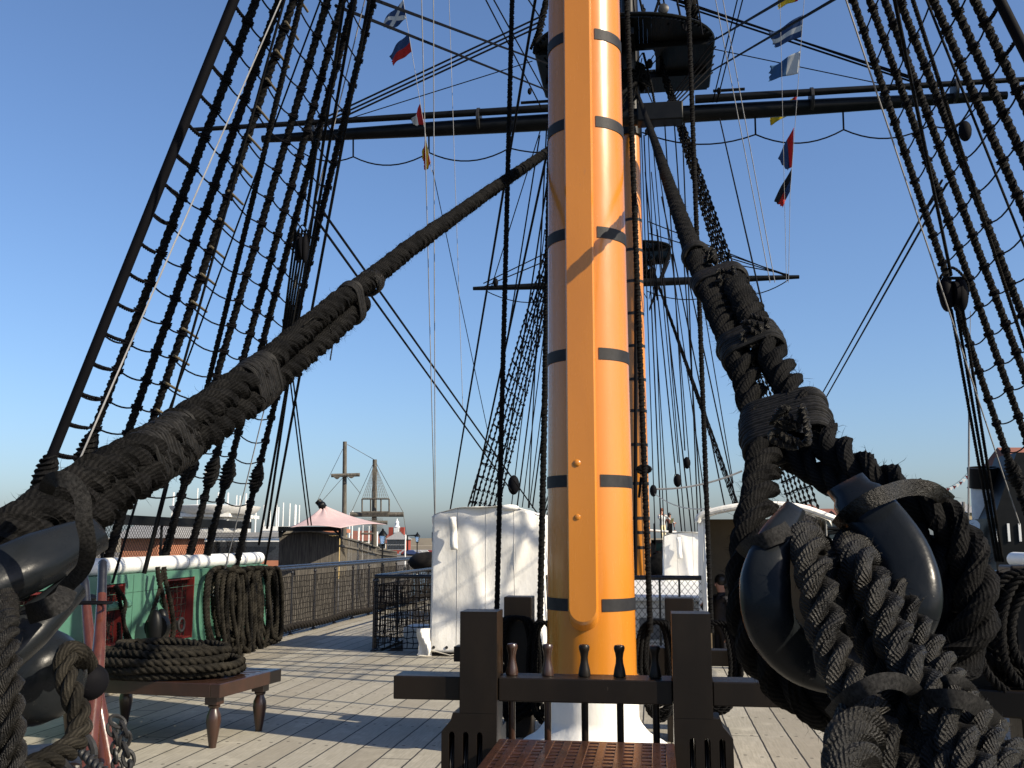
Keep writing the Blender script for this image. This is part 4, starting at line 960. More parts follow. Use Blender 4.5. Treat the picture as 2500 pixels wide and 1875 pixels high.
seiz(UD(1700, 625, 4.95), UD(1704, 640, 4.8)-UD(1672, 560, 5.9), RT, .062, .062, 5, .010, sr)
for k, (x, y, d) in enumerate(((1722, 640, 4.6), (1765, 690, 4.2), (1828, 812, 3.5), (1905, 1040, 2.62))):
    mb = MB(); c = UD(x, y, d)-FW*.09; rr = random.Random(k)
    for j in range(3):
        pp = [c+V((rr.uniform(-.05, .05), rr.uniform(-.03, .0), rr.uniform(-.06, .06))) for _ in range(5)]; rope(mb, cat(pp, 4), .011, n=8)
    part('lashing_knot', mb, TARB, sr)
# ================================================================ hearts
def heartblock(label, path, wfn, tfn, nrm, mat=GLOSSB):
    P_ = cat([V(p) for p in path], 7); fr_ = []; mb = MB(); vs = []; K = 24; m = len(P_); nrm = nrm.normalized()
    for i, p in enumerate(P_):
        t = (P_[min(i+1, m-1)]-P_[max(i-1, 0)]).normalized(); a = t.cross(nrm).normalized(); u = i/(m-1); w_, h_ = wfn(u), tfn(u)
        for k in range(K):
            th = 2*pi*k/K; cx = cos(th); sy = sin(th); e = .62
            vs.append(p+a*(w_*(abs(cx)**e)*(1 if cx > 0 else -1))+nrm*(h_*(abs(sy)**e)*(1 if sy > 0 else -1)))
    mb.add(vs, [[i*K+k, i*K+(k+1) % K, (i+1)*K+(k+1) % K, (i+1)*K+k] for i in range(m-1) for k in range(K)]+[list(range(K))[::-1], [(m-1)*K+k for k in range(K)]])
    return top('heart_block', mb, mat, label, 'heart block', sharp=60)
NR = (-FW*1.0+RT*(-.25)+UPV*.25)
hp = RR([(1942, 1240, 2.08), (1893, 1320, 1.98), (1868, 1420, 1.92), (1885, 1530, 1.90), (1960, 1610, 1.92), (2070, 1630, 1.94), (2170, 1570, 1.95), (2222, 1470, 1.95), (2200, 1360, 2.0), (2130, 1260, 2.08), (2062, 1180, 2.2)])
heartblock('big black horseshoe shaped wooden heart held inside the right hand stay', hp, lambda u: (.026+.030*min(1, u*5)) if u < .45 else (.056+.010*min(1, (u-.45)*4)*min(1, (1-u)*14)) if u < .96 else .05, lambda u: .058+.012*sin(pi*u), NR)
lan = thing('lanyard', 'thick black lanyard turns reeved through the right heart down to the lower right corner', 'lanyard', UD(2200, 1875, 1.4))
LAN = [([(1990, 1330, 2.2), (2010, 1400, 2.02), (2040, 1500, 1.98), (2085, 1600, 1.94), (2140, 1700, 1.88), (2200, 1800, 1.8), (2290, 1990, 1.7)], .030),
       ([(2100, 1370, 2.2), (2140, 1430, 2.04), (2190, 1520, 2.0), (2250, 1620, 1.92), (2320, 1720, 1.84), (2400, 1840, 1.75), (2480, 1990, 1.65)], .030),
       ([(2290, 1640, 1.95), (2350, 1720, 1.84), (2420, 1800, 1.74), (2500, 1900, 1.62)], .030),
       ([(2160, 1700, 1.85), (2175, 1780, 1.74), (2200, 1880, 1.64), (2230, 1990, 1.55)], .032),
       ([(1955, 1290, 2.15), (1972, 1330, 1.93), (1990, 1403, 1.84), (2012, 1505, 1.78), (2040, 1607, 1.72), (2085, 1700, 1.66), (2150, 1800, 1.6), (2250, 1990, 1.5)], .0290),
       ([(2000, 1340, 2.15), (2030, 1395, 1.93), (2068, 1464, 1.88), (2112, 1546, 1.82), (2160, 1640, 1.75), (2230, 1760, 1.66), (2330, 1960, 1.5)], .0230),
       ([(2075, 1330, 2.15), (2098, 1370, 1.90), (2138, 1444, 1.83), (2180, 1546, 1.76), (2230, 1640, 1.68), (2300, 1750, 1.6), (2420, 1950, 1.45)], .0300),
       ([(2130, 1380, 2.15), (2172, 1428, 1.95), (2226, 1515, 1.87), (2275, 1590, 1.8), (2330, 1680, 1.7), (2400, 1790, 1.6), (2500, 1960, 1.45)], .0250),
       ([(2150, 1690, 1.78), (2115, 1735, 1.66), (2092, 1790, 1.56), (2080, 1860, 1.46), (2085, 1990, 1.35)], .0330),
       ([(2225, 1640, 1.85), (2245, 1730, 1.72), (2290, 1820, 1.6), (2350, 1990, 1.42)], .0290)]
for pp, r in LAN:
    r *= 1.48; mb = MB(); rope(mb, cat(RR(pp), 6), r, lobes=3, pitch=r*4.6, n=39, step=.005, depth=.85, wob=.17, fuzz=1300, flen=.020); part('rope_turn', mb, TARB, lan)
def strap(label, pts, w_, th=.003, nrm=None, mat=WEB):
    P_ = cat([V(p) for p in pts], 8); mb = MB(); vs = []; m = len(P_)
    for i, p in enumerate(P_):
        t = (P_[min(i+1, m-1)]-P_[max(i-1, 0)]).normalized(); nn_ = (CAM-p).normalized() if nrm is None else nrm; a = t.cross(nn_).normalized(); b_ = a.cross(t)
        wv = w_*(1+.06*noise.noise(p*30))
        vs += [p+a*wv+b_*th, p+a*wv*.3+b_*th*1.5, p-a*wv*.3+b_*th*1.5, p-a*wv+b_*th, p-a*wv-b_*th, p+a*wv-b_*th]
    mb.add(vs, [[i*6+k, i*6+(k+1) % 6, (i+1)*6+(k+1) % 6, (i+1)*6+k] for i in range(m-1) for k in range(6)]+[[0, 1, 2, 3, 4, 5], [(m-1)*6+k for k in (5, 4, 3, 2, 1, 0)]])
    return top('webbing_strap', mb, mat, label, 'strap', sharp=30)
strap('woven black webbing strap binding the lanyards, left length', RR([(2030, 1745, 1.72), (2062, 1712, 1.60), (2110, 1680, 1.56), (2165, 1662, 1.57), (2215, 1672, 1.60), (2243, 1706, 1.64), (2262, 1745, 1.7)]), .0155)
strap('woven black webbing strap binding the lanyards, right length', RR([(2235, 1735, 1.66), (2262, 1708, 1.60), (2310, 1704, 1.56), (2360, 1712, 1.56), (2400, 1735, 1.62), (2440, 1770, 1.75)]), .0165)
strap('loose webbing end folded above the right length of the lanyard strap', RR([(2280, 1690, 1.66), (2315, 1660, 1.62), (2355, 1668, 1.64), (2392, 1710, 1.68)]), .010)
strap('braided band tied over the right limb of the right heart', RR([(2048, 1285, 2.14), (2068, 1262, 2.06), (2108, 1230, 2.02), (2160, 1206, 2.02), (2220, 1190, 2.07), (2275, 1196, 2.10), (2318, 1225, 2.2)]), .020, mat=TARB)
strap('flat black band round the left limb of the right heart', RR([(1812, 1352, 2.08), (1826, 1338, 1.97), (1866, 1320, 1.91), (1912, 1300, 1.93), (1938, 1282, 2.02)]), .019)
# left heart
hp2 = RD([(238, 1302, 2.5), (150, 1340, 2.38), (60, 1382, 2.28), (-60, 1440, 2.2), (-190, 1540, 2.15), (-220, 1650, 2.12), (-130, 1670, 2.15), (-20, 1612, 2.2), (85, 1522, 2.28), (182, 1432, 2.4)])
NL = (-FW*.8+RT*.35+UPV*.55)
heartblock('black wooden heart at the left edge with its limbs pointing to the white rail', hp2, lambda u: (.040+.022*min(1, u*6)*min(1, (1-u)*8))*(1 if u < .6 else .8), lambda u: .060 if u < .6 else .04, NL)
strap('woven webbing strap hanging over the left stay and its heart', RD([(112, 1200, 2.3), (128, 1172, 2.14), (170, 1174, 2.12), (200, 1215, 2.12), (205, 1270, 2.12), (215, 1330, 2.15), (205, 1385, 2.2), (165, 1430, 2.25), (120, 1475, 2.3)]), .017)
strap('short black strap looped round the tip of the left heart lower limb', RD([(70, 1500, 2.2), (115, 1485, 2.12), (150, 1465, 2.14), (165, 1440, 2.2)]), .022)
ln2 = thing('lanyard', 'worn brownish lanyard turns hanging at the left frame edge below the heart', 'lanyard', UD(0, 1700, 1.9))
for x, r in ((-70, .032), (-15, .030), (18, .026)):
    mb = MB(); rope(mb, cat(RD([(x, 1430, 2.3), (x-5, 1530, 2.0), (x+4, 1650, 1.9), (x+10, 1760, 1.85), (x+14, 1990, 1.8)]), 6), r, n=30, pitch=r*5.0, step=.006, depth=.8, wob=.12, fuzz=600, flen=.02); part('rope_turn', mb, TARB, ln2)
# ================================================================ left foreground
c = UD(85, 1650, 3.1); mb = MB()
ax = (RT*.75-FW*.45+V((0, 0, -.05))).normalized()
lathe(mb, c-ax*.16, [(.02, -.02), (.10, -.015), (.135, .0), (.15, .05), (.152, .12), (.145, .20), (.115, .26), (.08, .285), (.02, .295)], 32, ax)
top('deadeye', mb, GLOSSB, 'round black glossy deadeye with a rope over its edge at the lower left', 'deadeye', sharp=60)
c2 = UD(205, 1655, 3.35); mb = MB(); lathe(mb, c2, [(.02, -.05), (.05, -.04), (.06, 0), (.06, .07), (.045, .10), (.02, .11)], 22, (RT*.6-FW*.7).normalized())
top('sheave_block', mb, THIN, 'small black block beside the glossy deadeye under the rope', 'block', sharp=60)
mb = MB(); rope(mb, cat(RD([(215, 1625, 3.35), (195, 1600, 3.0), (165, 1595, 2.85), (158, 1640, 2.8), (178, 1700, 2.75), (196, 1760, 2.72), (180, 1815, 2.65), (130, 1850, 2.55), (60, 1885, 2.45), (-30, 1940, 2.4)]), 7), .034, n=24, step=.008, pitch=.17, fuzz=120, flen=.02)
top('bent_rope', mb, COIL, 'greyish rope bent over the round deadeye and trailing to the bottom left corner', 'rope')
mb = MB(); c = UD(40, 1850, 3.1); box(mb, c+V((-.2, .1, -.2)), (.62, .4, .34), .55)
top('knight_head_timber', mb, BROWN, 'dark heavy timber in the bottom left corner behind the ropes', 'timber', bevel=.02, smooth=False)
for i, (pp, lab) in enumerate((([(205, 1405, 4.9), (215, 1530, 4.75), (232, 1680, 4.6), (262, 1860, 4.5), (275, 1960, 4.45)], 'red brown handspike leaning behind the lighter one at the left'), ([(251, 1368, 4.6), (247, 1480, 4.45), (240, 1600, 4.3), (225, 1740, 4.15), (206, 1890, 4.0), (196, 1960, 3.95)], 'polished handspike with a black round tip standing in front at the left'))):
    o = thing('handspike', lab, 'handspike', RD([pp[-1]])[0], 'wooden handspikes leaning at the left'); P_ = cat(RD(pp), 8); m = len(P_); k = int(m*.16)
    rr_ = [(.042 if j else 0)+.0 for j in range(m)]
    rf = lambda u: (.0225+.046*max(0, u-.1)**1.4)
    rad_ = [rf(j/(m-1))*(1 if i == 0 else .92) for j in range(m)]
    mb = MB(); tube(mb, P_[k:], rad_[k:], 14 if i else 14); part('shaft', mb, HANDW, o, sharp=50)
    mb = MB(); tube(mb, P_[:k+1], [rad_[0]*.5]+[rad_[j]*1.0 for j in range(1, k+1)], 18); ball(mb, P_[0]-V((0, 0, .012)), rad_[0]*.98, 18, 10, (1, 1, .8)); part('black_tip', mb, HANDB, o)
mb = MB(); c = UD(243, 1468, 4.42)
tube(mb, [c+RT*(cos(a)*.115-.05)+V((0, 0, sin(a)*.012))*.55-FW*(.03+sin(a)*.045) for a in [2*pi*k/24 for k in range(25)]], .006, 6); top('lashing_cord', mb, THIN, 'thin cord tying the two handspikes together', 'cord')
# chain and hook
def chain(pts, r, L, label, name='chain'):
    P_ = resample(cat([V(p) for p in pts], 8), L*.72); mb = MB()
    for i in range(len(P_)-1):
        c = (P_[i]+P_[i+1])/2; t = (P_[i+1]-P_[i]).normalized(); s_ = t.orthogonal().normalized()
        if i % 2: s_ = t.cross(s_)
        tube(mb, [c+t*(cos(a)*L*.5)+s_*(sin(a)*L*.32) for a in [2*pi*k/14 for k in range(15)]], r, 6, False)
    return top(name, mb, IRON, label, 'chain')
chain(RD([(275, 1755, 4.3), (300, 1770, 4.3), (308, 1800, 4.3), (300, 1830, 4.3), (318, 1850, 4.3), (312, 1890, 4.3)]), .009, .07, 'dark iron chain hanging beside the handspikes')
chain(RD([(270, 1770, 4.4), (285, 1810, 4.4), (280, 1850, 4.4), (300, 1900, 4.4)]), .008, .06, 'second chain length bunched left of the hanging chain')
mb = MB(); c = UD(190, 1838, 2.9); tube(mb, [c+RT*(cos(a)*.055)+V((0, 0, sin(a)*.055))-FW*.02*cos(a) for a in [2*pi*k/20 for k in range(21)]], .012, 8)
rope(mb, RD([(190, 1825, 2.85), (225, 1860, 2.8), (262, 1890, 2.75)]), .016, lobes=2, n=10, pitch=.05); top('iron_shackle', mb, IRON, 'iron ring and twisted hook near the bottom left corner', 'shackle')
# coils hung on the bulwark
wall = lambda px, py, off=.12: (lambda q: V((q.x+off, q.y, q.z)))(onwall(px, py))
CO = thing('hanging_rope_coil', 'big brown black rope coil hung in loops on the green bulwark below the white rail', 'rope coil', onwall(570, 1590))
rr = random.Random(5)
loops = []
for i_ in range(25):
    xm_ = 506+i_*5.7+rr.uniform(-3, 3); hw_ = rr.uniform(19, 31); loops.append((xm_-hw_, xm_+hw_, 1386+rr.uniform(0, 8), 1588+rr.uniform(-34, 20)-.12*i_))
for i, (xa, xb, ya, yb) in enumerate(loops):
    off = .10+.045*(i % 4)+rr.uniform(0, .05); xm = (xa+xb)/2; sl = rr.uniform(-8, 8); mb = MB()
    P_ = [(xm, ya), (xa+6, ya+14), (xa-2+sl*.3, (ya+yb)/2-20), (xa+4+sl, (ya+yb)/2+50), (xm-10+sl, yb-6), (xm+12+sl, yb), (xb-2+sl, yb-50), (xb+sl*.5, (ya+yb)/2-20), (xb-8, ya+14)]
    rope(mb, cat([wall(min(x, 640)if x < 640 else 640, y, off)+V((0, max(0, x-640)*.012, 0)) for x, y in P_], 8, True), .041, n=14, step=.018, pitch=.17)
    part('rope_loop', mb, COIL, CO)
mb = MB()
for x in (528, 555, 583, 612, 640): q_ = wall(min(x, 640), 1392, .16); ball(mb, q_, .028, 8, 6)
part('pin_knob', mb, WHITEP, CO)
# block and rope against the bulwark
BL = thing('hanging_block', 'big black rope-stropped block hanging on the green bulwark between the gunports', 'block', onwall(345, 1580))
mb = MB(); c = wall(336, 1530, .26)
for s in (-1, 1): ball(mb, c+V((0, s*.085, 0)), .30, 20, 12, (.34, .26, .72))
lathe(mb, c-V((0, .05, 0)), [(.15, 0), (.15, .1)], 18, V((0, 1, 0))); part('block_shell', mb, BLACKP, BL, sharp=60)
mb = MB()
for x in (362, 378): rope(mb, cat([wall(x-6, 1385, .16), wall(x-10, 1420, .2), wall(x+4, 1480, .2), wall(x+6, 1545, .22), wall(x-6, 1590, .2)], 6), .035, n=14, step=.018, pitch=.15)
rope(mb, cat([wall(372, 1388, .15), wall(350, 1450, .2), wall(325, 1520, .2)], 5), .028, n=12); part('strop', mb, COIL, BL)
mb = MB(); rope(mb, cat([wall(242, 1430, .2), wall(262, 1470, .22), wall(258, 1520, .22), wall(285, 1580, .2), wall(292, 1630, .15), wall(265, 1650, .15), wall(255, 1600, .18), wall(250, 1520, .2)], 6), .026, n=12, pitch=.11)
rope(mb, cat([wall(250, 1430, .16), wall(270, 1500, .15), wall(272, 1560, .18), wall(282, 1610, .22)], 6), .026, n=12, pitch=.11)
top('hanging_rope', mb, COIL, 'slack rope tail hanging over the green bulwark left of the big block', 'rope')
mb = MB(); q_ = wall(182, 1500, .1); rope(mb, [wall(186, 1470, .1), wall(184, 1560, .1), wall(180, 1640, .1)], .016, n=8); rope(mb, [wall(196, 1480, .1), wall(192, 1560, .12), wall(188, 1640, .1)], .014, n=8)
ball(mb, wall(196, 1560, .14), .08, 10, 8, (.6, .7, 1.3)); ball(mb, wall(190, 1460, .14), .09, 10, 8, (.8, 1.2, .5)); top('small_tackle', mb, IRON, 'small dark tackle hanging near the D shaped ring bolt', 'tackle')

# dark gear at the right frame edge
mb = MB(); c = UD(2490, 1590, 5.2)
box(mb, UD(2430, 1712, 4.9), (1.4, .16, .13), -.35); box(mb, UD(2530, 1750, 5.0), (.2, .2, 1.5)); box(mb, UD(2392, 1790, 5.0), (.14, .14, .8))
top('pin_rail', mb, BROWN, 'dark timber rail at the right frame edge below the black rope heap', 'pin rail', smooth=False, bevel=.01)
mb = MB(); rr = random.Random(21)
for i in range(20):
    c0 = UD(2500+rr.uniform(-45, 60), 1400+rr.uniform(-10, 30), 5.0+rr.uniform(-.1, .35)); L = rr.uniform(.42, .60); w0 = rr.uniform(.10, .2)
    rope(mb, cat([c0, c0+RT*(-w0)-V((0, 0, L*.3)), c0+RT*(-w0*1.1)-V((0, 0, L*.75)), c0-V((0, 0, L)), c0+RT*w0-V((0, 0, L*.75)), c0+RT*(w0*.9)-V((0, 0, L*.3))], 7, True), .024, n=12, pitch=.11)
top('hanging_rope_coil', mb, SHR, 'big black heap of hanging coils at the right frame edge beside the heart', 'rope coil')
# ================================================================ running rigging
def line(label, a, b, r, mat=THIN, sag=0, lay=False, grp=None, name='rigging_rope', cat_='rope', n=5):
    p = UY(a[0], a[1], a[2]); q = UY(b[0], b[1], b[2]); mb = MB()
    pts = catenary(p, q, sag, 10) if sag else [p.lerp(q, i/6) for i in range(7)]
    if lay: rope(mb, pts, r, n=10, pitch=r*6, step=r*.9, depth=.3)
    else: tube(mb, pts, r, n)
    return top(name, mb, mat, label, cat_, grp)
# heavy falls from the foretop to the bitts
line('black three strand fall left of the orange mast, ending on the left bitt post', (1252, -60, 9.0), (1213, 1490, 9.15), .028, SHR, lay=True)
line('thick black fall running down the left edge of the orange mast', (1352, -60, 9.1), (1318, 1530, 9.3), .034, SHR, lay=True)
line('black fall close along the right edge of the orange mast', (1528, -60, 9.0), (1588, 1545, 9.0), .030, SHR, lay=True)
line('black fall right of the orange mast ending at the right bitts', (1678, -60, 9.2), (1737, 1545, 9.5), .027, SHR, lay=True)
line('dark fall hidden partly behind the left fall, slanting to the lower left', (1312, -30, 12), (1090, 1300, 30), .022)
line('thin line slanting down beside the left main shrouds', (1345, 330, 20), (1150, 1245, 34), .03)
line('thin line left of the orange mast running steeply down', (1340, 420, 22), (1215, 1245, 34), .022)
line('thin dark line just left of the orange mast in the sky', (1335, 300, 30), (1290, 1240, 40), .025)
for i, (a, b) in enumerate((((768, 299), (1323, 39)), ((768, 309), (1325, 50)), ((768, 318), (1325, 61)))):
    line(['upper', 'middle', 'lower'][i]+' of three parallel black lifts rising from the left yardarm to the mast', (a[0], a[1], 31.4), (b[0], b[1], 31.8), .035, grp='lifts of the main yard')
line('black brace crossing the upper left sky past the blue saltire flag', (900, -6, 12), (1343, 158, 30), .026)
line('lower black brace crossing the sky beneath the blue and red flag', (820, 14, 12), (1345, 224, 30), .026)
line('thin line rising gently over the left half of the main yard', (790, 309, 31), (1300, 149, 31), .018)
for i, (a, b) in enumerate((((1180, -12), (1322, 264)), ((1199, -12), (1330, 225)), ((1284, -10), (1331, 62)))):
    line(['first', 'second', 'third'][i]+' thin black line dropping steeply behind the mast at the top left of it', (a[0], a[1], 25), (b[0], b[1], 31), .022)
for i, (a, m_, b) in enumerate((((1029, -10), 0, (1064, 1380)), ((1058, -10), 0, (1063, 1380)))):
    line(['left', 'right'][i]+' of two white halyards hanging side by side left of the orange mast', (a[0], a[1], 14), (b[0], b[1], 16.5), .008, GREYL, grp='white halyards')
line('faint white halyard hanging alone nearer the orange mast', (1096, -10, 22), (1130, 1000, 22), .007, GREYL)
line('long thin line falling from the yellow and red flag', (1056, 415, 26), (1190, 1050, 30), .012)
line('upper of two black stays crossing the blue sky under the left stay', (770, 490, 13), (1318, 1262, 30), .020, grp='paired stays')
line('lower of two black stays crossing the blue sky under the left stay', (768, 530, 13), (1250, 1200, 30), .020, grp='paired stays')
line('left line of a thin pair over the pink canopy', (690, 780, 14), (752, 1282, 17), .013); line('right line of a thin pair over the pink canopy', (697, 780, 14), (760, 1282, 17), .013)
line('pale grey cord slanting across the left shroud ladder', (690, -10, 8.2), (180, 1155, 6.0), .0065, GREYL)
line('pale cord running down the right side of the left ladder to the hanging coil', (892, -6, 12.2), (541, 1424, 14.2), .009, GREYL)
mb = MB(); q0 = UY(541, 1424, 14.1); rope(mb, [q0, q0-V((0, 0, .42))], .016, n=7, pitch=.07); tube(mb, [q0-V((0, 0, .50))+RT*(cos(a)*.032)+V((0, 0, sin(a)*.04)) for a in [2*pi*k/14 for k in range(15)]], .012, 6)
wrap(mb, q0, V((0, 0, 1)), RT, .03, .03, 3, .012, 6, 12); tube(mb, cat([q0, q0+V((-.08, -.05, -.04)), q0+V((-.1, -.05, -.16)), q0+V((-.05, -.05, -.2))], 4), .011, 6)
top('cord_eye', mb, WHITEL, 'white cord end with a knot and small eye hanging on the big coil', 'cord')
line('black hauling line right of the left shroud ladder', (903, -10, 11), (643, 1400, 16.8), .022, SHR)
line('dark hauling line running beside the last left shroud', (842, -10, 11), (652, 1290, 16.5), .022, SHR); line('second dark hauling line beside the last left shroud', (868, -10, 11), (632, 1330, 16.3), .022, SHR)
line('grey three strand hauling rope crossing inside the left shroud ladder', (745, -40, 8.6), (408, 1345, 11.2), .034, SHR, lay=True)
line('thin dark rope inside the left shroud ladder', (700, -20, 8.6), (395, 1080, 9.6), .014, SHR); line('fine dark line with the wooden battens', (790, -20, 9.4), (398, 1040, 10.4), .010)
line('slack dark rope crossing the white rail at the left', (352, 1160, 10.2), (274, 1425, 10), .015, SHR)
line('dark hauling line hanging over the green bulwark left of the block', (352, 1400, 11), (408, 1180, 11), .028, SHR)
# starboard lines
for i, (a, b) in enumerate((((1600, -14), (2228, 188)), ((1634, -12), (2236, 196)), ((1652, 2), (2244, 205)))):
    line(['lower', 'middle', 'upper'][i]+' of three parallel black lifts falling to the right yardarm', (a[0], a[1]+4*i, 31.8), (b[0], b[1], 31.4), .034, grp='lifts of the main yard at the right')
line('black brace rising from the top to the upper right past the yellow flag', (1726, 108, 30), (1920, -6, 14), .026); line('lower black brace rising from the top to the upper right across two flags', (1736, 174, 30), (2040, -4, 14), .026)
line('left of two white halyards right of the top', (1745, -10, 15), (1880, 690, 16), .0075, GREYL, grp='white halyards right'); line('right of two white halyards right of the top', (1763, -10, 15), (1892, 690, 16), .0075, GREYL, grp='white halyards right')
line('steep black line right of the top, nearer one', (1802, -8, 28), (1740, 250, 31), .022); line('steep black line right of the top, farther one', (1815, -8, 28), (1750, 250, 31), .022)
line('thin line falling gently over the right half of the main yard', (1734, 118, 31), (2230, 221, 31), .018)
line('long black line falling from the yard to the right of the right stay', (1757, 290, 30), (1885, 850, 22), .022)
line('left of two parallel dark lines crossing the right hand sky', (2300, 440, 14), (1994, 985, 30), .018, grp='paired stays right'); line('right of two parallel dark lines crossing the right hand sky', (2312, 448, 14), (2000, 1000, 30), .018, grp='paired stays right')
line('long white cord slanting down the right side of the sky', (2062, -10, 9.0), (2489, 1280, 13.5), .009, GREYL)
line('thin dark line inside the right shroud ladder', (2258, -10, 9.5), (2520, 650, 11), .014, SHR); line('dark grey hauling rope inside the right shroud ladder', (2222, -20, 9), (2520, 905, 13), .024, SHR, lay=True)
line('smooth dark rope above the right tackle block', (2180, -20, 9.6), (2322, 672, 13), .022, SHR)
for i, (x0, x1) in enumerate(((2322, 2432), (2335, 2440), (2350, 2448))):
    line(['left', 'middle', 'right'][i]+' fall of the right tackle running down to the rail', (x0, 755, 13), (x1, 1370, 15.5), .024, SHR, lay=True, grp='falls of the right tackle')
line('white line pair far behind the right tackle', (2369, 760, 20), (2364, 1230, 20), .008, GREYL)
def tackle(label, px, py, Y, h, w_, legs=0):
    o = thing('tackle_block', label, 'block', UY(px, py, Y)); c = UY(px, py, Y); mb = MB()
    for s in (-1, 1): ball(mb, c+RT*(s*w_*.25), h*.5, 16, 12, (.52*w_/h, .6*w_/h, 1), (RT, V((0, 1, 0)), V((0, 0, 1))))
    lathe(mb, c-RT*(w_*.06), [(h*.36, 0), (h*.36, w_*.12)], 18, RT); part('block_shell', mb, THIN, o, sharp=60)
    mb = MB(); rope(mb, cat([c+RT*(-w_*.4)-V((0, 0, h*.3)), c+RT*(-w_*.52)+V((0, 0, h*.3)), c+V((0, 0, h*.75)), c+RT*(w_*.52)+V((0, 0, h*.3)), c+RT*(w_*.4)-V((0, 0, h*.3))], 5), w_*.06, n=8)
    tube(mb, [c+RT*(-w_*.34)+V((0, -.05, h*.42)), c+RT*(w_*.34)+V((0, -.05, h*.42))], w_*.06, 8); part('strop', mb, TAR, o)
    return o
tackle('large black double block hanging in front of the right shrouds', 2328, 718, 12.9, .46, .36)
tackle('black double block hanging before the left shrouds high above the stay', 737, 605, 12.2, .42, .18)
for i in range(5): line(['first', 'second', 'third', 'fourth', 'fifth'][i]+' part of the fall hanging below the left double block, counted from the left', (722+i*8, 560, 12.2), (690+i*3-6, 860+i*8, 12.6), .016, SHR, grp='falls below the left block')
line('dark pendant above the left double block', (775, 340, 11.4), (744, 552, 12.1), .026, SHR, lay=True)
def smallblock(label, px, py, Y, r, ropes=()):
    o = thing('rigging_block', label, 'block', UY(px, py, Y)); c = UY(px, py, Y); mb = MB(); ball(mb, c, r, 12, 8, (.6, .6, 1)); part('block_shell', mb, THIN, o); return o
smallblock('round black block on the left main shrouds', 1254, 1184, 30, .30); smallblock('small black block low against the sky right of the mast', 1654, 1173, 30, .2)
smallblock('small black block higher among the thin lines right of the mast', 1677, 1130, 30, .18); smallblock('small dark block close beside the orange mainmast', 1595, 1198, 20, .12)
smallblock('black oval block hanging under the right yardarm', 2356, 320, 28, .30); smallblock('tiny block hung at the left main top boom', 1293, 223, 31, .12)
smallblock('tiny block hung at the right main top boom', 1755, 222, 31, .12); smallblock('little block at the left tip of the mizzen yard', 1210, 690, 46, .22)
line('slack grey line crossing low behind the thin lines right of the mast', (1596, 1194, 20), (1812, 1150, 20), .02, GREYL, sag=.1)
line('white line from the small mast block to the open hood', (1598, 1205, 20), (1735, 1240, 16), .010, WHITEL, sag=.12)
# fans of thin lines right of the masts
fan = [(1565, 300, 1600, 1322), (1572, 330, 1615, 1314), (1590, 640, 1634, 1314), (1575, 420, 1668, 1338), (1590, 300, 1676, 1338), (1604, 560, 1693, 1338), (1640, 620, 1700, 1338), (1646, 300, 1718, 1338), (1600, 350, 1738, 1340), (1665, 300, 1706, 1338), (1700, 640, 1790, 1180), (1655, 560, 1800, 1240), (1590, 420, 1655, 1130), (1615, 480, 1770, 1240), (1580, 260, 1622, 1322), (1622, 290, 1672, 1100)]
for i, (a, b, c, d) in enumerate(fan):
    line('thin black line in the dense fan of rigging between orange mast and right stay', (a, b, 32), (c, d, 31+(i % 4)), .018+.006*(i % 2), grp='fan of thin lines right of the mast')
fan2 = [(1330, 560, 1248, 1240), (1338, 640, 1262, 1240), (1342, 700, 1275, 1238), (1318, 330, 1240, 820), (1345, 820, 1292, 1240), (1345, 900, 1300, 1240), (1325, 300, 1200, 700)]
for i, (a, b, c, d) in enumerate(fan2):
    line('thin black line in the fan of rigging just left of the orange mast', (a, b, 33), (c, d, 36), .02+.008*(i % 2), grp='fan of thin lines left of the mast')
for i, (a, b, c, d) in enumerate(((1545, -10, 1552, 60), (1560, -10, 1574, 55), (1612, -10, 1590, 58), (1618, -10, 1630, 58), (1650, -10, 1668, 72), (1690, -10, 1672, 75), (1700, -10, 1715, 85), (1602, -10, 1632, 60))):
    line('black topmast rigging line rising above the big black top', (a, b, 31), (c, d, 31), .03+.01*(i % 3), grp='topmast rigging above the top')
mb = MB(); rope(mb, [UY(1685, -20, 31.5), UY(1698, 60, 32), UY(1706, 90, 32.5)], .16, lobes=5, n=14, wob=.3); rope(mb, [UY(1672, -20, 31.5), UY(1690, 90, 32.5)], .10, n=9); top('topmast_shroud', mb, TAR, 'thick dark bundle of topmast shrouds at the right edge of the top', 'shroud')
mb = MB(); rope(mb, [UY(1343, -30, 32), UY(1320, 60, 32), UY(1308, 130, 32)], .13, lobes=5, n=14, wob=.3); rope(mb, [UY(1330, 30, 32), UY(1296, 120, 32)], .06, n=9); top('topmast_shroud', mb, TAR, 'dark bundle of topmast shrouds at the left edge of the top', 'shroud')
# mizzen yard lifts
for i, (a, b) in enumerate((((1180, 692), (1345, 612)), ((1182, 700), (1345, 632)))): line(['upper', 'lower'][i]+' lift at the left tip of the small mizzen yard', (a[0], a[1], 47), (b[0], b[1], 47), .03)
for i, (a, b) in enumerate((((1925, 672), (1700, 596)), ((1925, 676), (1580, 540)), ((1925, 674), (1585, 570)), ((1925, 670), (1720, 632)))): line(['first', 'second', 'third', 'fourth'][i]+' thin lift at the right tip of the small mizzen yard, counted downwards', (a[0], a[1], 47), (b[0], b[1], 47), .028)
mb = MB(); c = UY(1565, 1165, 31.9); beam(mb, c, UY(1560, 1215, 31.9), .10, .08); ball(mb, c+V((.1, 0, .25)), .2, 10, 6, (1.3, .6, .8)); rope(mb, cat([UY(1556, 1150, 31.8), UY(1575, 1165, 31.8), UY(1570, 1200, 31.8)], 4), .05, n=8); top('mast_cleat', mb, TAR, 'dark rope and cleat lashed to the orange mainmast', 'cleat')
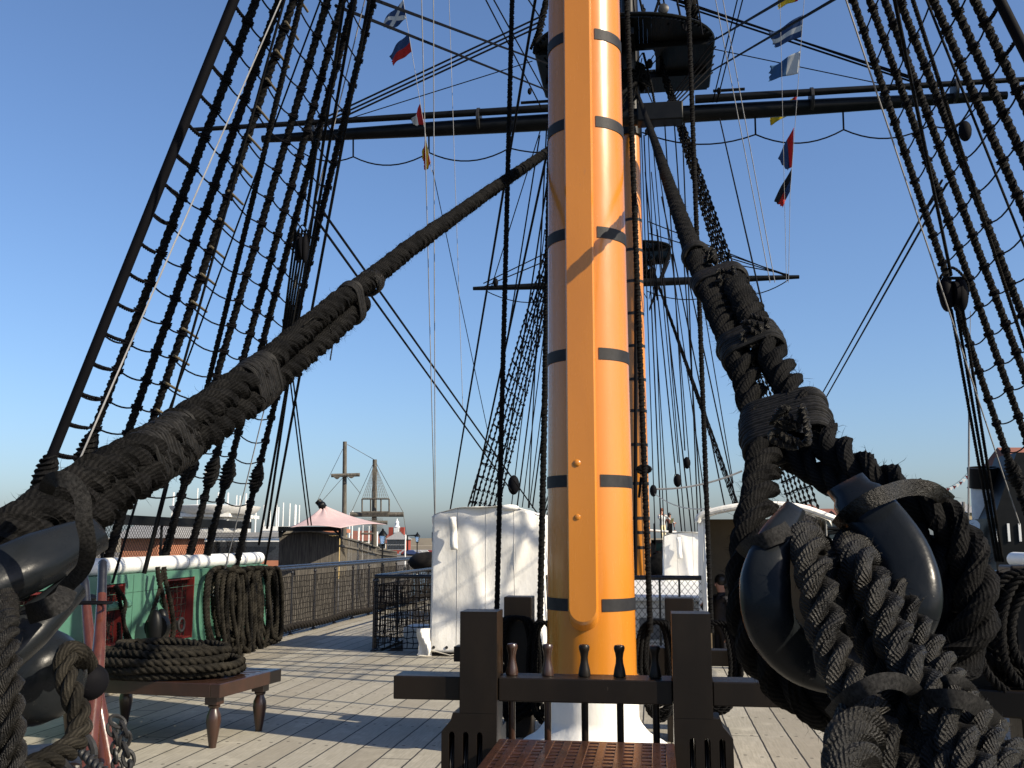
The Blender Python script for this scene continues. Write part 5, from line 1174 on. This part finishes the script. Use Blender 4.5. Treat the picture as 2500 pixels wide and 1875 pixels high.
mb = MB(); p0 = UY(1553, 1190, 32.4); tube(mb, [UY(1553, 500, 32.4), UY(1551, 1440, 32.4)], .06, 8); top('mast_ladder_rope', mb, THIN, 'dark rope along the left of the slimmer mainmast', 'rope')
# dark gear round the foot of the mainmast
MG = thing('main_bitts', 'cluttered black bitts and gear at the foot of the mainmast aft', 'bitts', (.2, 31, 0))
mb = MB()
for (a, b, c, d) in ((1615, 1335, 1660, 1405), (1590, 1318, 1652, 1326), (1592, 1318, 1600, 1405), (1620, 1345, 1655, 1352), (1640, 1318, 1646, 1405), (1596, 1350, 1612, 1405), (1634, 1278, 1641, 1330), (1596, 1278, 1599, 1330), (1605, 1362, 1640, 1400)):
    p, q = UY(a, d, 30.6), UY(c, b, 30.6); bmm(mb, (p.x, 30.5, p.z), (q.x, 30.8, q.z))
part('bitt_frame', mb, BLACKP, MG, smooth=False)
mb = MB(); p, q = UY(1602, 1345, 30.9), UY(1620, 1325, 30.9); bmm(mb, (p.x, 30.9, p.z), (q.x+.25, 31, q.z)); part('green_panel', mb, GREEN, MG, smooth=False)
mb = MB(); p, q = UY(1598, 1390, 30.95), UY(1606, 1345, 30.95); bmm(mb, (p.x, 30.95, p.z), (q.x, 31, q.z)); part('red_panel', mb, REDP, MG, smooth=False)
mb = MB(); hank_c = UY(1612, 1385, 30.4); ball(mb, hank_c, .42, 10, 7, (1, .5, 1)); ball(mb, hank_c+V((.5, 0, -.1)), .3, 10, 7, (1, .5, 1.1)); part('coiled_rope', mb, TAR, MG)
SG = thing('sign_board', 'small olive sign board on a post beside the distant woman', 'sign', UY(1641, 1330, 49)); mb = MB(); p, q = UY(1636, 1277, 49), UY(1645, 1265, 49); prism(mb, [UY(1636, 1278, 49), UY(1643, 1276, 49), UY(1645, 1265, 49), UY(1638, 1266, 49)], (0, .04, 0)); part('board', mb, M('olive_board_material', (.16, .16, .06)), SG, smooth=False); mb = MB(); tube(mb, [UY(1640, 1278, 49.1), UY(1640, 1330, 49.1)], .03, 6); part('post', mb, BLACKP, SG)
mb = MB(); q1, q2 = UY(1575, 1325, 49.5), UY(1700, 1332, 49.5); bmm(mb, (q1.x, 49, -.2), (q2.x, 54, q1.z)); top('poop_deck_house', mb, BROWN, 'dark raised deck aft on which the distant woman stands', 'deck house', smooth=False)
mb = MB(); 
for s in (-1.5, 1.2): tube(mb, [V((UY(1597, 1290, 49).x+0, 49, UY(1597, 1327, 49).z)), V((UY(1597, 1290, 49).x, 49, UY(1597, 1278, 49).z))], .035, 6)
tube(mb, [UY(1575, 1294, 49), UY(1652, 1300, 49)], .06, 8); top('poop_rail', mb, WHITEP, 'white capping rail aft beside the distant woman', 'rail')
# ================================================================ signal flags
def fmat(name, kind):
    m, nt, b = base(name, .8, .15); t = nd(nt, 'ShaderNodeTexCoord'); sp = nd(nt, 'ShaderNodeSeparateXYZ'); nt.links.new(t.outputs['UV'], sp.inputs[0]); u, v = sp.outputs[0], sp.outputs[1]
    BLU, RED, WHI, YEL, BLK = (.035, .07, .16), (.42, .03, .025), (.5, .52, .52), (.55, .42, .03), (.02, .02, .025)
    if kind == 'saltire':
        d1 = mathn(nt, 'ABSOLUTE', mathn(nt, 'SUBTRACT', u, v)); d2 = mathn(nt, 'ABSOLUTE', mathn(nt, 'SUBTRACT', mathn(nt, 'ADD', u, v), 1)); c = mixc(nt, mathn(nt, 'LESS_THAN', mathn(nt, 'MINIMUM', d1, d2), .14), BLU, WHI)
    elif kind == 'bluered_h': c = mixc(nt, mathn(nt, 'GREATER_THAN', v, .5), RED, BLU)
    elif kind == 'redwhite_d': c = mixc(nt, mathn(nt, 'GREATER_THAN', u, .5), RED, WHI)
    elif kind == 'redyellow': c = mixc(nt, mathn(nt, 'GREATER_THAN', mathn(nt, 'FRACT', mathn(nt, 'MULTIPLY', mathn(nt, 'ADD', u, v), 1.0)), .5), RED, YEL)
    elif kind == 'yellow': c = mixc(nt, mathn(nt, 'GREATER_THAN', u, .15), RED, YEL)
    elif kind == 'stripe': c = mixc(nt, mathn(nt, 'LESS_THAN', mathn(nt, 'ABSOLUTE', mathn(nt, 'SUBTRACT', v, .42)), .13), BLU, WHI)
    elif kind == 'whiteblue': c = mixc(nt, mathn(nt, 'GREATER_THAN', u, .42), WHI, (.05, .12, .24))
    elif kind == 'redblue': c = mixc(nt, mathn(nt, 'GREATER_THAN', u, .45), RED, BLU)
    else:
        k1 = mathn(nt, 'GREATER_THAN', u, .5); k2 = mathn(nt, 'GREATER_THAN', v, .5); c = mixc(nt, k2, mixc(nt, k1, BLU, RED), mixc(nt, k1, BLK, BLK))
    nt.links.new(c, b.inputs['Base Color'])
    # light shines through thin cloth
    tr = nd(nt, 'ShaderNodeBsdfTranslucent'); nt.links.new(c, tr.inputs[0]); ms = nd(nt, 'ShaderNodeMixShader'); ms.inputs[0].default_value = .35
    nt.links.new(b.outputs[0], ms.inputs[1]); nt.links.new(tr.outputs[0], ms.inputs[2]); nt.links.new(ms.outputs[0], nt.nodes['Material Output'].inputs[0])
    return m
def flag(label, quad, Y, kind, grp):
    # quad: hoist top, hoist bottom, fly bottom, fly top
    q = [UY(x, y, Y+(0 if i < 2 else .35)) for i, (x, y) in enumerate(quad)]; mb = MB(); sd = quad[0][0]*.1
    def fn(u, v):
        p = (q[1]*(1-v)+q[0]*v)*(1-u)+(q[2]*(1-v)+q[3]*v)*u
        rag = (.06*noise.noise(V((v*9, sd, 0))) if u == 1 else 0)
        return p+V((rag, .11*u*sin(u*7+v*2+sd), .03*u*sin(u*6+sd)+.5*rag))
    sheet(mb, fn, 14, 12); o = top('signal_flag', mb, fmat(kind+'_flag_material', kind), label, 'flag', grp, solid=.004); return o
gL, gR = 'signal flags left of the mast', 'signal flags right of the mast'
flag('blue signal flag with a white diagonal cross, topmost at the left', [(985, -2), (991, 45), (953, 77), (932, 59)], 26, 'saltire', gL)
flag('dark blue over red signal flag below the blue cross flag', [(997, 81), (1005, 126), (961, 159), (950, 130)], 26, 'bluered_h', gL)
flag('red and white signal flag just above the left of the main yard', [(1026, 252), (1036, 305), (1010, 305), (1006, 296)], 26, 'redwhite_d', gL)
flag('red and yellow signal flag hanging below the left of the main yard', [(1038, 336), (1052, 398), (1040, 418), (1031, 380)], 26, 'redyellow', gL)
flag('yellow flag cut off at the top edge of the picture', [(1955, -34), (1948, 2), (1902, 18), (1898, -8)], 26, 'yellow', gR)
flag('blue flag with a pale band, torn at its fly, right of the top', [(1960, 36), (1956, 90), (1894, 114), (1875, 83)], 26, 'stripe', gR)
flag('white and blue torn flag below the blue banded flag', [(1954, 124), (1948, 180), (1879, 195), (1881, 161)], 26, 'whiteblue', gR)
flag('yellow flag half hidden behind the right of the main yard', [(1946, 232), (1938, 275), (1882, 305), (1880, 280)], 33.5, 'yellow', gR)
flag('red and blue flag hanging just under the right of the main yard', [(1938, 311), (1934, 407), (1922, 415), (1901, 380)], 26, 'redblue', gR)
flag('dark red and blue flag, lowest at the right', [(1932, 413), (1930, 464), (1910, 507), (1891, 484)], 26, 'quarter', gR)
line('thin halyard carrying the flags left of the mast, upper length', (983, -8, 26), (1026, 252, 26), .008, GREYL); line('thin halyard carrying the flags left of the mast, lower length', (1026, 252, 26), (1054, 420, 26), .008, GREYL)
line('thin halyard carrying the flags right of the mast', (1964, -10, 26), (1929, 470, 26), .008, GREYL); line('thin halyard running down from the lowest right flag', (1929, 470, 26), (1925, 690, 26), .008, GREYL)
line('second thin white line beside the right flags', (1904, -10, 26), (1920, 690, 26), .007, GREYL)
# ================================================================ harbour behind, port side
def U2(px, py, d): return UD(px, py, d)
PS = thing('play_ship', 'weathered grey wooden play ship with slatted hull sides and two masts on the quay', 'play ship', UD(760, 1390, 46))
mb = MB(); n = 40; rr = random.Random(2)
def hp_(u): return (682+(828-682)*u, 46+3*u)
for i in range(n):
    u = i/n; x, d = hp_(u); x2, d2 = hp_((i+.93)/n); ytop = 1305-8*sin(pi*min(1, u*1.15))*1+(3 if u > .8 else 0)+rr.uniform(-1, 1)
    a = UD(x, ytop, d); b_ = UD(x2, ytop, d2); prism(mb, [V((a.x, a.y, -2.2)), V((b_.x, b_.y, -2.2)), V((b_.x, b_.y, b_.z)), V((a.x, a.y, a.z))], (0, .05+.03*rr.random(), 0))
part('bow_planking', mb, GREYD, PS, smooth=False)
mb = MB(); n = 44
for i in range(n):
    u = i/n; x = 831+(920-831)*u; d = 49+14*u; yt = 1310+26*u**1.2; w_ = 1.2
    a = UD(x, yt, d); b_ = UD(x+w_, yt, d); prism(mb, [V((a.x, a.y, -2.2)), V((b_.x, b_.y, -2.2)), V((b_.x, b_.y, b_.z)), V((a.x, a.y, a.z))], (0, .05, 0))
part('side_slats', mb, GREYW, PS, smooth=False)
mb = MB()
for yo in (3, 24): 
    pts = [UD(831+(925-831)*k/10, 1309+26*(k/10)**1.2+yo*(1-.25*k/10), 48.9+14*k/10) for k in range(11)]; tube(mb, pts, .07, 6)
pts = [UD(682+(828-682)*k/10, 1304-8*sin(pi*min(1, k/10*1.15)), 45.9+3*k/10) for k in range(11)]; tube(mb, pts, .07, 6); part('side_rail', mb, GREYW, PS)
mb = MB(); beam(mb, UD(680, 1291, 45.5), UD(833, 1291, 45.5), .2, .20)
for x in (684, 830): beam(mb, UD(x, 1293, 45.5), UD(x, 1312, 45.5), .12, .12, up=V((0, 1, 0)))
for x, x2 in ((684, 698), (830, 815)): beam(mb, UD(x, 1306, 45.5), UD(x2, 1294, 45.5), .09, .09)
part('canopy_beam', mb, BLACKP, PS, smooth=False)
for x, y0, y1, d, r in ((842, 1078, 1330, 52, .115), (915, 1122, 1345, 62, .15)):
    mb = MB(); tube(mb, [UD(x-2, y1, d), UD(x, y0, d)], [r*1.15, r*.9], 14); part('mast_pole', mb, GREYW, PS)
mb = MB(); tube(mb, [UD(809, 1161, 51.8), UD(878, 1159, 51.8)], .09, 8); sheet(mb, lambda u, v: UD(812+u*24, 1162+v*10*sin(pi*min(1, u*1.2))*(.6+.5*u), 51.7), 8, 4); sheet(mb, lambda u, v: UD(845+u*25, 1162+v*6*sin(pi*u)**2, 51.7), 8, 4); part('mast_yard', mb, GREYW, PS, solid=.01)
mb = MB(); tube(mb, [UD(855, 1256, 61.7), UD(985, 1256, 61.7)], .15, 8); tube(mb, [UD(885, 1275, 61), UD(946, 1276, 61)], .12, 8); tube(mb, [UD(881, 1303, 61), UD(912, 1303, 61)], .06, 6); part('mast_yard', mb, GREYW, PS)
mb = MB()
for (a, b, c, d) in ((884, 1218, 950, 1218), (884, 1250, 950, 1250), (884, 1218, 884, 1250), (950, 1218, 950, 1250), (905, 1218, 905, 1250), (930, 1218, 930, 1250)): tube(mb, [UD(a, b, 61.5), UD(c, d, 61.5)], .05, 6)
part('crows_nest', mb, GREYW, PS)
mb = MB()
for i in range(13): x = 884+66*i/12; tube(mb, [UD(x, 1218, 61.4), UD(915+(x-917)*.06, 1136, 61.9)], .012, 4)
for k in range(1, 22): f = k/22; a = UD(884+(914-884)*f, 1218-(1218-1136)*f, 61.5); b_ = UD(950-(950-917)*f, 1218-(1218-1136)*f, 61.5); tube(mb, [a, b_], .009, 3)
dnet(mb, UD(884, 1250, 61.3), UD(950, 1250, 61.3), UD(950, 1262, 61.3), UD(884, 1262, 61.3), 20, 4, .008, 3)
dnet(mb, UD(882, 1300, 61.3), UD(935, 1300, 61.3), UD(935, 1264, 61.3), UD(882, 1264, 61.3), 14, 9, .007, 3)
part('climbing_net', mb, GREYW, PS)
mb = MB()
for (a, b, c, d) in ((848, 1085, 913, 1122), (840, 1090, 775, 1222), (838, 1165, 782, 1228), (846, 1163, 880, 1205), (912, 1130, 858, 1250), (918, 1130, 985, 1252), (985, 1256, 992, 1305)): tube(mb, [UD(a, b, 54), UD(c, d, 54)], .014, 4)
part('guy_line', mb, GREYW, PS)
mb = MB(); A, B, C_, D_ = UD(790, 1236, 47), UD(706, 1288, 44), UD(832, 1289, 44.5), UD(946, 1281, 50)
def sail(u, v):   # fan from apex to the lower edge B..C..D
    e = (B.lerp(C_, u*2) if u < .5 else C_.lerp(D_, (u-.5)*2))+V((0, 0, .10*sin(pi*((u*2) % 1.0))*1)); p = A.lerp(e, v); return p-V((0, 0, .10*sin(pi*v)))+V((0, .12*sin(u*22)*v*(1-v), .05*sin(u*22)*(1-v)))
sheet(mb, sail, 40, 14); PK = top('shade_sail', mb, M('pink_canvas_material', (.55, .41, .41), (.47, .35, .36), rough=.8, spec=.1, scale=1.2), 'pale pink fabric shade sail stretched over the play ship bow', 'shade sail', solid=.01)
mb = MB(); tube(mb, [UD(775, 1222, 46.9), UD(792, 1240, 46.9)], .16, 10); ball(mb, UD(786, 1234, 46.8), .2, 8, 6); part('sail_boom', mb, BLACKP, PK)
# street lamps
def lamp(label, px, pytop, d, grp='black quay lamps'):
    o = thing('street_lamp', label, 'street lamp', V((UD(px, pytop, d).x, UD(px, pytop, d).y, -2.2)), grp); t = UD(px, pytop, d); x, y, z = t; mb = MB()
    tube(mb, [V((x, y, -2.2)), V((x, y, -1.2)), V((x, y, z-1.0))], [.12, .07, .05], 10); part('lamp_post', mb, BLACKP, o)
    mb = MB(); lathe(mb, (x, y, z-.42), [(.30, 0), (.28, .05), (.12, .26), (.07, .30), (.07, .36), (.02, .42)], 12); lathe(mb, (x, y, z-.95), [(.05, -.1), (.14, 0), (.14, .03)], 12)
    for k in range(4): a = pi/4+k*pi/2; tube(mb, [V((x+cos(a)*.15, y+sin(a)*.15, z-.93)), V((x+cos(a)*.26, y+sin(a)*.26, z-.40))], .014, 5)
    part('lamp_frame', mb, BLACKP, o)
    g, gn, gb = base('lamp_glass_material', .1, .5); gb.inputs['Base Color'].default_value = (.75, .78, .8, 1); gb.inputs['Transmission Weight'].default_value = .85
    mb = MB(); lathe(mb, (x, y, z-.92), [(.13, 0), (.24, .5)], 4); part('lamp_glass', mb, g, o, smooth=False)
lamp('nearer black lantern street lamp in front of the red brick building', 935, 1290, 60); lamp('farther black lantern street lamp over the blue water', 1019, 1299, 95)
mb = MB(); tube(mb, [UD(1062, 1300, 30), UD(1058, 1300, 30), UD(1058, 1320, 30), UD(1068, 1340, 30)], .05, 6); top('davit', mb, BLACKP, 'small bent black davit against the left edge of the white hood', 'davit'); mb = MB(); tube(mb, [UD(995, 1345, 92), UD(995, 1307, 92), UD(1016, 1307, 92)], .07, 6); top('gallows_frame', mb, BLACKP, 'thin black gallows frame beside the farther quay lamp', 'frame')
# masts of moored yachts
ym_ = [424, 453, 483, 503, 513, 533, 557, 578, 586, 601, 612, 625, 645, 661, 676, 680, 692, 708, 721, 723, 731, 832, 854, 861, 876, 886, 901, 921, 990, 1058]
yt_ = [1202, 1240, 1192, 1148, 1235, 1202, 1203, 1209, 1210, 1205, 1240, 1243, 1233, 1225, 1225, 1238, 1227, 1229, 1232, 1234, 1233, 1258, 1252, 1247, 1288, 1282, 1284, 1297, 1305, 1258]
for i, (x, y) in enumerate(zip(ym_, yt_)):
    d = 128+(i*37 % 11); mb = MB(); tube(mb, [V((UD(x, y, d).x, UD(x, y, d).y, -3)), UD(x, y, d)], .085 if i % 3 else .12, 6)
    top('yacht_mast', mb, WHITEP, 'slender white yacht mast standing in the marina behind the left buildings', 'yacht mast', 'white yacht masts in the marina')
# buildings
BRICK = M('orange_brick_material', (.46, .20, .12), (.40, .17, .10), rough=.9, spec=.1, scale=2); RBR = M('red_brick_material', (.34, .075, .055), (.28, .06, .045), rough=.9, spec=.1, scale=.8); ROOFG = M('grey_slate_material', (.3, .3, .3), rough=.7); ROOFR = M('red_tile_roof_material', (.24, .085, .055), (.19, .07, .045), rough=.85, scale=.5)
GLS = M('dark_window_material', (.03, .035, .045), rough=.1, spec=.8); WALLW = M('white_render_material', (.80, .80, .77), rough=.7, K=.8); BLUEC = M('blue_canopy_material', (.10, .16, .26), rough=.6); SAND = M('sandy_stone_material', (.42, .33, .20), (.36, .28, .17), rough=.9, scale=.5)
def building(label, xl, xr, yb, yt, d, dep, wall, roof, roofh=0, hip=0, wins=(), over=.3, name='building', extra=None, wf=None, flat=False, base_z=-2.2):
    a = UD(xl, yt, d); b_ = UD(xr, yt, d); bz = base_z; X = V((b_.x-a.x, b_.y-a.y, 0)); L = X.length; X.normalize(); Y = V((-X.y, X.x, 0)); zt = a.z
    o = thing(name, label, 'building', (a.x, a.y, bz)); mb = MB(); box(mb, V((a.x, a.y, (bz+zt)/2))+X*L/2+Y*dep/2, (L, dep, zt-bz), atan2(X.y, X.x)); part('wall', mb, wall, o, smooth=False)
    mb = MB(); o0 = V((a.x, a.y, zt+.01))
    if flat: box(mb, o0+X*L/2+Y*dep/2+V((0, 0, .2)), (L+over*2, dep+over*2, .4), atan2(X.y, X.x))
    else:
        e = [o0-X*over-Y*over, o0+X*(L+over)-Y*over, o0+X*(L+over)+Y*(dep+over), o0-X*over+Y*(dep+over)]; r1 = o0+X*hip+Y*dep/2+V((0, 0, roofh)); r2 = o0+X*(L-hip)+Y*dep/2+V((0, 0, roofh))
        mb.add(e+[r1, r2], [[0, 1, 5, 4], [2, 3, 4, 5], [1, 2, 5], [3, 0, 4], [3, 2, 1, 0]])
    rf = part('roof', mb, roof, o, smooth=False)
    for (u, z, w_, h) in wins:
        p = o0+X*(L*u)-Y*.06; mb = MB(); box(mb, V((p.x, p.y, bz+(zt-bz)*z)), (w_*1.2, .1, h*1.15), atan2(X.y, X.x)); f_ = part('window', mb, wf or WHITEP, o, smooth=False)
        p = p-Y*.06; mb = MB(); box(mb, V((p.x, p.y, bz+(zt-bz)*z)), (w_, .06, h), atan2(X.y, X.x)); part('pane', mb, GLS, f_, smooth=False)
    return o, o0, X, Y, L, rf
g = building('long low harbour building with white framed windows behind the left shrouds', 330, 720, 1360, 1311, 88, 9, WALLW, ROOFG, flat=True, wins=[(.06+.083*i, .70, 1.7, 1.7) for i in range(12)], over=.15)
o, o0, X, Y, L, rf = g; mb = MB(); box(mb, o0+X*L/2-Y*.2+V((0, 0, -2.7)), (L, .5, 1.3), atan2(X.y, X.x)); part('brick_plinth', mb, BRICK, o, smooth=False); mb = MB(); box(mb, o0+X*L/2-Y*1.0+V((0, 0, -.25)), (L*.9, .7, .14), atan2(X.y, X.x)); part('blue_canopy', mb, BLUEC, o, smooth=False)
building('grey roofed shed with an orange brick wall close behind the mesh at the left', 296, 386, 1345, 1314, 52, 8, BRICK, ROOFG, roofh=1.1, hip=0, wins=[(.7, .55, 1.2, 1.3)], over=.5)
g = building('white modern clubhouse with a curved upper deck behind the left shrouds', 445, 545, 1300, 1262, 118, 12, WALLW, WALLW, flat=True, wins=[(.08+.12*i, .88, 1.7, .9) for i in range(8)], over=1.0, wf=WALLW)
o, o0, X, Y, L, rf = g; mb = MB(); lathe(mb, o0+X*L*.62+Y*3+V((0, 0, .4)), [(4.6, 0), (5.2, .5), (5.4, .9), (2.5, 1.1)], 24); part('upper_deck', mb, WALLW, o)
building('low white block with a pale roof right behind the left buildings', 640, 700, 1345, 1296, 92, 10, WALLW, WALLW, flat=True, wins=[(.2, .3, 1.2, 1.2), (.6, .3, 1.2, 1.2)], over=.1)
building('yellow and orange building seen over the play ship bow', 750, 816, 1320, 1300, 100, 8, M('yellow_wall_material', (.5, .36, .14), rough=.9), BRICK, flat=True, wins=[(.2+.2*i, .72, .9, .7) for i in range(4)])
for (a, b, yt, d, lab) in ((853, 905, 1320, 300, 'low terrace with red tiled roofs left of the brick customs house'), (900, 945, 1326, 340, 'far red roofed houses beside the brick customs house')): building(lab, a, b, 1345, yt, d, 12, SAND, ROOFR, roofh=3.0, hip=0, wins=[(.15+.16*i, .65, 1.5, 1.4) for i in range(5)])
g = building('red brick house with grey hipped roof and a white clock cupola by the water', 944, 991, 1345, 1317, 290, 14, RBR, ROOFG, roofh=2.6, hip=3, wins=[(.12+.15*i, .80, .8, 1.3) for i in range(6)]+[(.12+.15*i, .45, .8, 1.3) for i in range(6)], over=.5)
o, o0, X, Y, L, rf = g; mb = MB(); c = o0+X*(L*.38)+Y*7+V((0, 0, 2.2)); box(mb, c+V((0, 0, .6)), (1.5, 1.5, 1.6)); lathe(mb, c+V((0, 0, 1.4)), [(.9, 0), (.95, .1), (.6, .5), (.55, 1.2), (.7, 1.3), (.3, 1.9), (.05, 2.6)], 10); part('cupola', mb, WHITEP, rf)
for u in (.07, .68): mb = MB(); box(mb, o0+X*(L*u)+Y*7+V((0, 0, 2.3)), (1.2, 1.2, 2.6)); part('chimney', mb, RBR, rf, smooth=False)
mb = MB(); rr = random.Random(9)
CARC = [(.5, .5, .5), (.3, .05, .04), (.05, .08, .2), (.6, .6, .58), (.02, .02, .02)]
for i in range(14):
    x = 993+i*5.6; p = UD(x, 1338, 255-(i % 3)*2); m_ = M('car_paint_material', CARC[i % 5], rough=.3, scale=1); o = thing('parked_car', 'tiny parked car in the row on the far quay left of the white hood', 'car', V((p.x, p.y, -2.2)), 'cars parked on the far quay')
    mb = MB(); b0 = V((p.x, p.y, -2.2)); prism(mb, [b0+V((x_, 0, z_)) for x_, z_ in ((-2, .35), (2, .35), (2, .8), (1.1, .95), (.5, 1.4), (-1.1, 1.4), (-1.6, .95), (-2, .9))], (0, 1.7, 0)); part('car_body', mb, m_, o, smooth=False, bevel=.06)
    for xx in (-1.25, 1.25): mb = MB(); lathe(mb, b0+V((xx, -.02, .33)), [(.33, 0), (.33, .2)], 12, V((0, 1, 0))); part('wheel', mb, HANDB, o)
mb = MB(); bmm(mb, (-52, 235, -2.2), (-18, 262, -1.9)); top('far_jetty', mb, QUAYM, 'pale far jetty holding the row of parked cars', 'jetty', smooth=False)
for k, (x, y, s_) in enumerate(((1012, 1372, 1), (960, 1360, 1.2))):
    p = UD(x, y, 100); 
for i in range(16):
    x = 922+i*4.2; p = UD(x, 1356+(i % 2), 80+i*1.5)
PR = thing('picket_fence', 'grey timber picket railing along the quay right of the play ship', 'fence', UD(960, 1380, 85)); mb = MB()
for i in range(26): x = 921+i*1.9; d = 72+i*1.4; p = UD(x, 1338+i*.3, d); bmm(mb, (p.x-.04, p.y, -2.2), (p.x+.04, p.y+.04, p.z))
part('picket', mb, GREYW, PR, smooth=False, label='row of upright timber pickets'); mb = MB(); beam(mb, UD(921, 1340, 72), UD(968, 1347, 107), .1, .08); beam(mb, UD(921, 1352, 72), UD(968, 1357, 107), .1, .08); part('fence_rail', mb, GREYW, PR, smooth=False)
mb = MB(); c = V((-6.4, 29.5, .0)); ball(mb, UD(1045, 1372, 27), .55, 14, 8, (1, .6, .5)); top('covered_boat_gun', mb, NETM, 'low black rounded cover at the end of the ship side rail', 'cover')
# ================================================================ harbour behind, starboard side
building('brick apartment block with red gables seen through the gap over the heart', 1985, 2012, 1320, 1254, 150, 12, M('brown_brick_material', (.34, .17, .10), (.30, .14, .085), rough=.9, scale=.6), ROOFR, roofh=1.6, hip=0, wins=[(.25+.25*(i % 3), .35+.16*(i//3), .7, .9) for i in range(12)], name='apartment_block', wf=SAND)
building('long lower brick terrace with red roofs seen through the heart opening', 2008, 2062, 1320, 1266, 165, 12, M('dull_brick_material', (.24, .15, .10), (.2, .12, .09), rough=.9, scale=.6), ROOFR, roofh=1.8, hip=0, wins=[(.08+.105*(i % 9), .4+.2*(i//9), .6, .9) for i in range(27)], name='apartment_block', wf=GLS)
building('sandy brick tower end of the terrace beside the brown limb of the heart', 2058, 2085, 1322, 1270, 140, 10, SAND, ROOFR, roofh=1.5, hip=0, wins=[(.3+.35*(i % 2), .35+.2*(i//2), .6, .9) for i in range(6)], name='apartment_block', wf=BRICK)
building('small house with a sandy gable left of the steamer funnel', 2365, 2392, 1300, 1252, 130, 10, SAND, ROOFG, roofh=1.6, hip=0, wins=[(.5, .8, 1, 1)], wf=ROOFG)
building('orange tiled house roof at the right frame edge behind the shrouds', 2520, 2640, 1340, 1175, 75, 10, RBR, ROOFR, roofh=3, hip=0)
mb = MB(); q1 = UD(1994, 1330, 22); bmm(mb, (q1.x-1.2, q1.y, q1.z-.45), (q1.x+.9, q1.y+.3, q1.z-.2)); tube(mb, [V((q1.x-1.2, q1.y, q1.z)), V((q1.x+.75, q1.y, q1.z))], .12, 12); top('fender_rail', mb, WHITEP, 'short white rail end seen through the heart opening', 'rail')
mb = MB()
for (a, b, c, d) in ((1995, 1290, 2058, 1290), (1998, 1290, 1998, 1316), (2050, 1290, 2056, 1300), (2056, 1300, 2040, 1318), (2005, 1304, 2050, 1298)): tube(mb, [UD(a, b, 60), UD(c, d, 60)], .12, 6)
top('gangway_truss', mb, BLACKP, 'dark steel gangway truss in front of the apartment blocks', 'gangway')
SF = thing('steamer', 'old steamer with a tall white funnel and black top at the right', 'ship', UD(2410, 1380, 48))
fb = UD(2412, 1345, 48); ft = UD(2404, 1190, 48); tt = UD(2400, 1141, 48); mb = MB(); ax = (tt-fb).normalized(); L = (ft-fb).length; L2 = (tt-fb).length
lathe(mb, fb, [(.62, 0), (.60, L)], 28, ax); part('funnel', mb, WHITEP, SF, sharp=50)
mb = MB(); lathe(mb, fb, [(.60, L), (.70, L), (.72, L2), (.6, L2), (.58, L2-.3)], 28, ax); part('funnel_top', mb, BLACKP, SF, sharp=50)
mb = MB(); v0 = UD(2385, 1330, 46.5); tube(mb, cat([v0-V((0, 0, .9)), v0+V((0, 0, .3)), v0+V((-.05, -.15, .75)), v0+V((-.25, -.45, .85))], 6), [.2]*12+[.2+.02*k for k in range(7)], 14); part('ventilator', mb, WHITEP, SF)
mb = MB(); a, b_ = UD(2424, 1265, 45), UD(2520, 1262, 45); bmm(mb, (a.x, a.y, -3.9), (b_.x+8, a.y+6, a.z)); prism(mb, [V((a.x+.2, a.y+.5, a.z)), V((a.x+1.4, a.y+.5, a.z+3)), V((a.x+5, a.y+.5, a.z+3)), V((a.x+6, a.y+.5, a.z))], (0, 3, 0)); part('superstructure', mb, BLACKP, SF, smooth=False)
for i in range(4): x = 2434+i*26; p = UD(x, 1300, 44.9); mb = MB(); box(mb, V((p.x, a.y-.05, p.z)), (.10, .06, .8)); part('window', mb, WHITEP, SF, smooth=False)
mb = MB(); tube(mb, [UD(2366, 1000, 50), UD(2364, 1345, 50)], .05, 6); tube(mb, [UD(2352, 1225, 50), UD(2352, 1260, 50)], .08, 6); part('steamer_pole', mb, GREYL, SF)
mb = MB(); p0, p1 = UD(2288, 1192, 60), UD(2364, 1152, 55); tube(mb, catenary(p0, p1, .3, 10), .01, 3)
BU = top('bunting_string', mb, THIN, 'string of tiny red and white pennants left of the steamer funnel', 'bunting')
for i in range(10):
    p = catenary(p0, p1, .3, 10)[i]; mb = MB(); prism(mb, [p, p+V((.22, 0, -.02)), p+V((.1, 0, -.22))], (0, .01, 0)); part('pennant', mb, REDP if i % 2 else WHITEP, BU, smooth=False)

for o in SC.objects:
    if o.parent is None and 'label' in o:
        n_ = len(o['label'].split())
        if n_ > 16 or n_ < 4: print('LABEL', n_, o.name, o['label'])
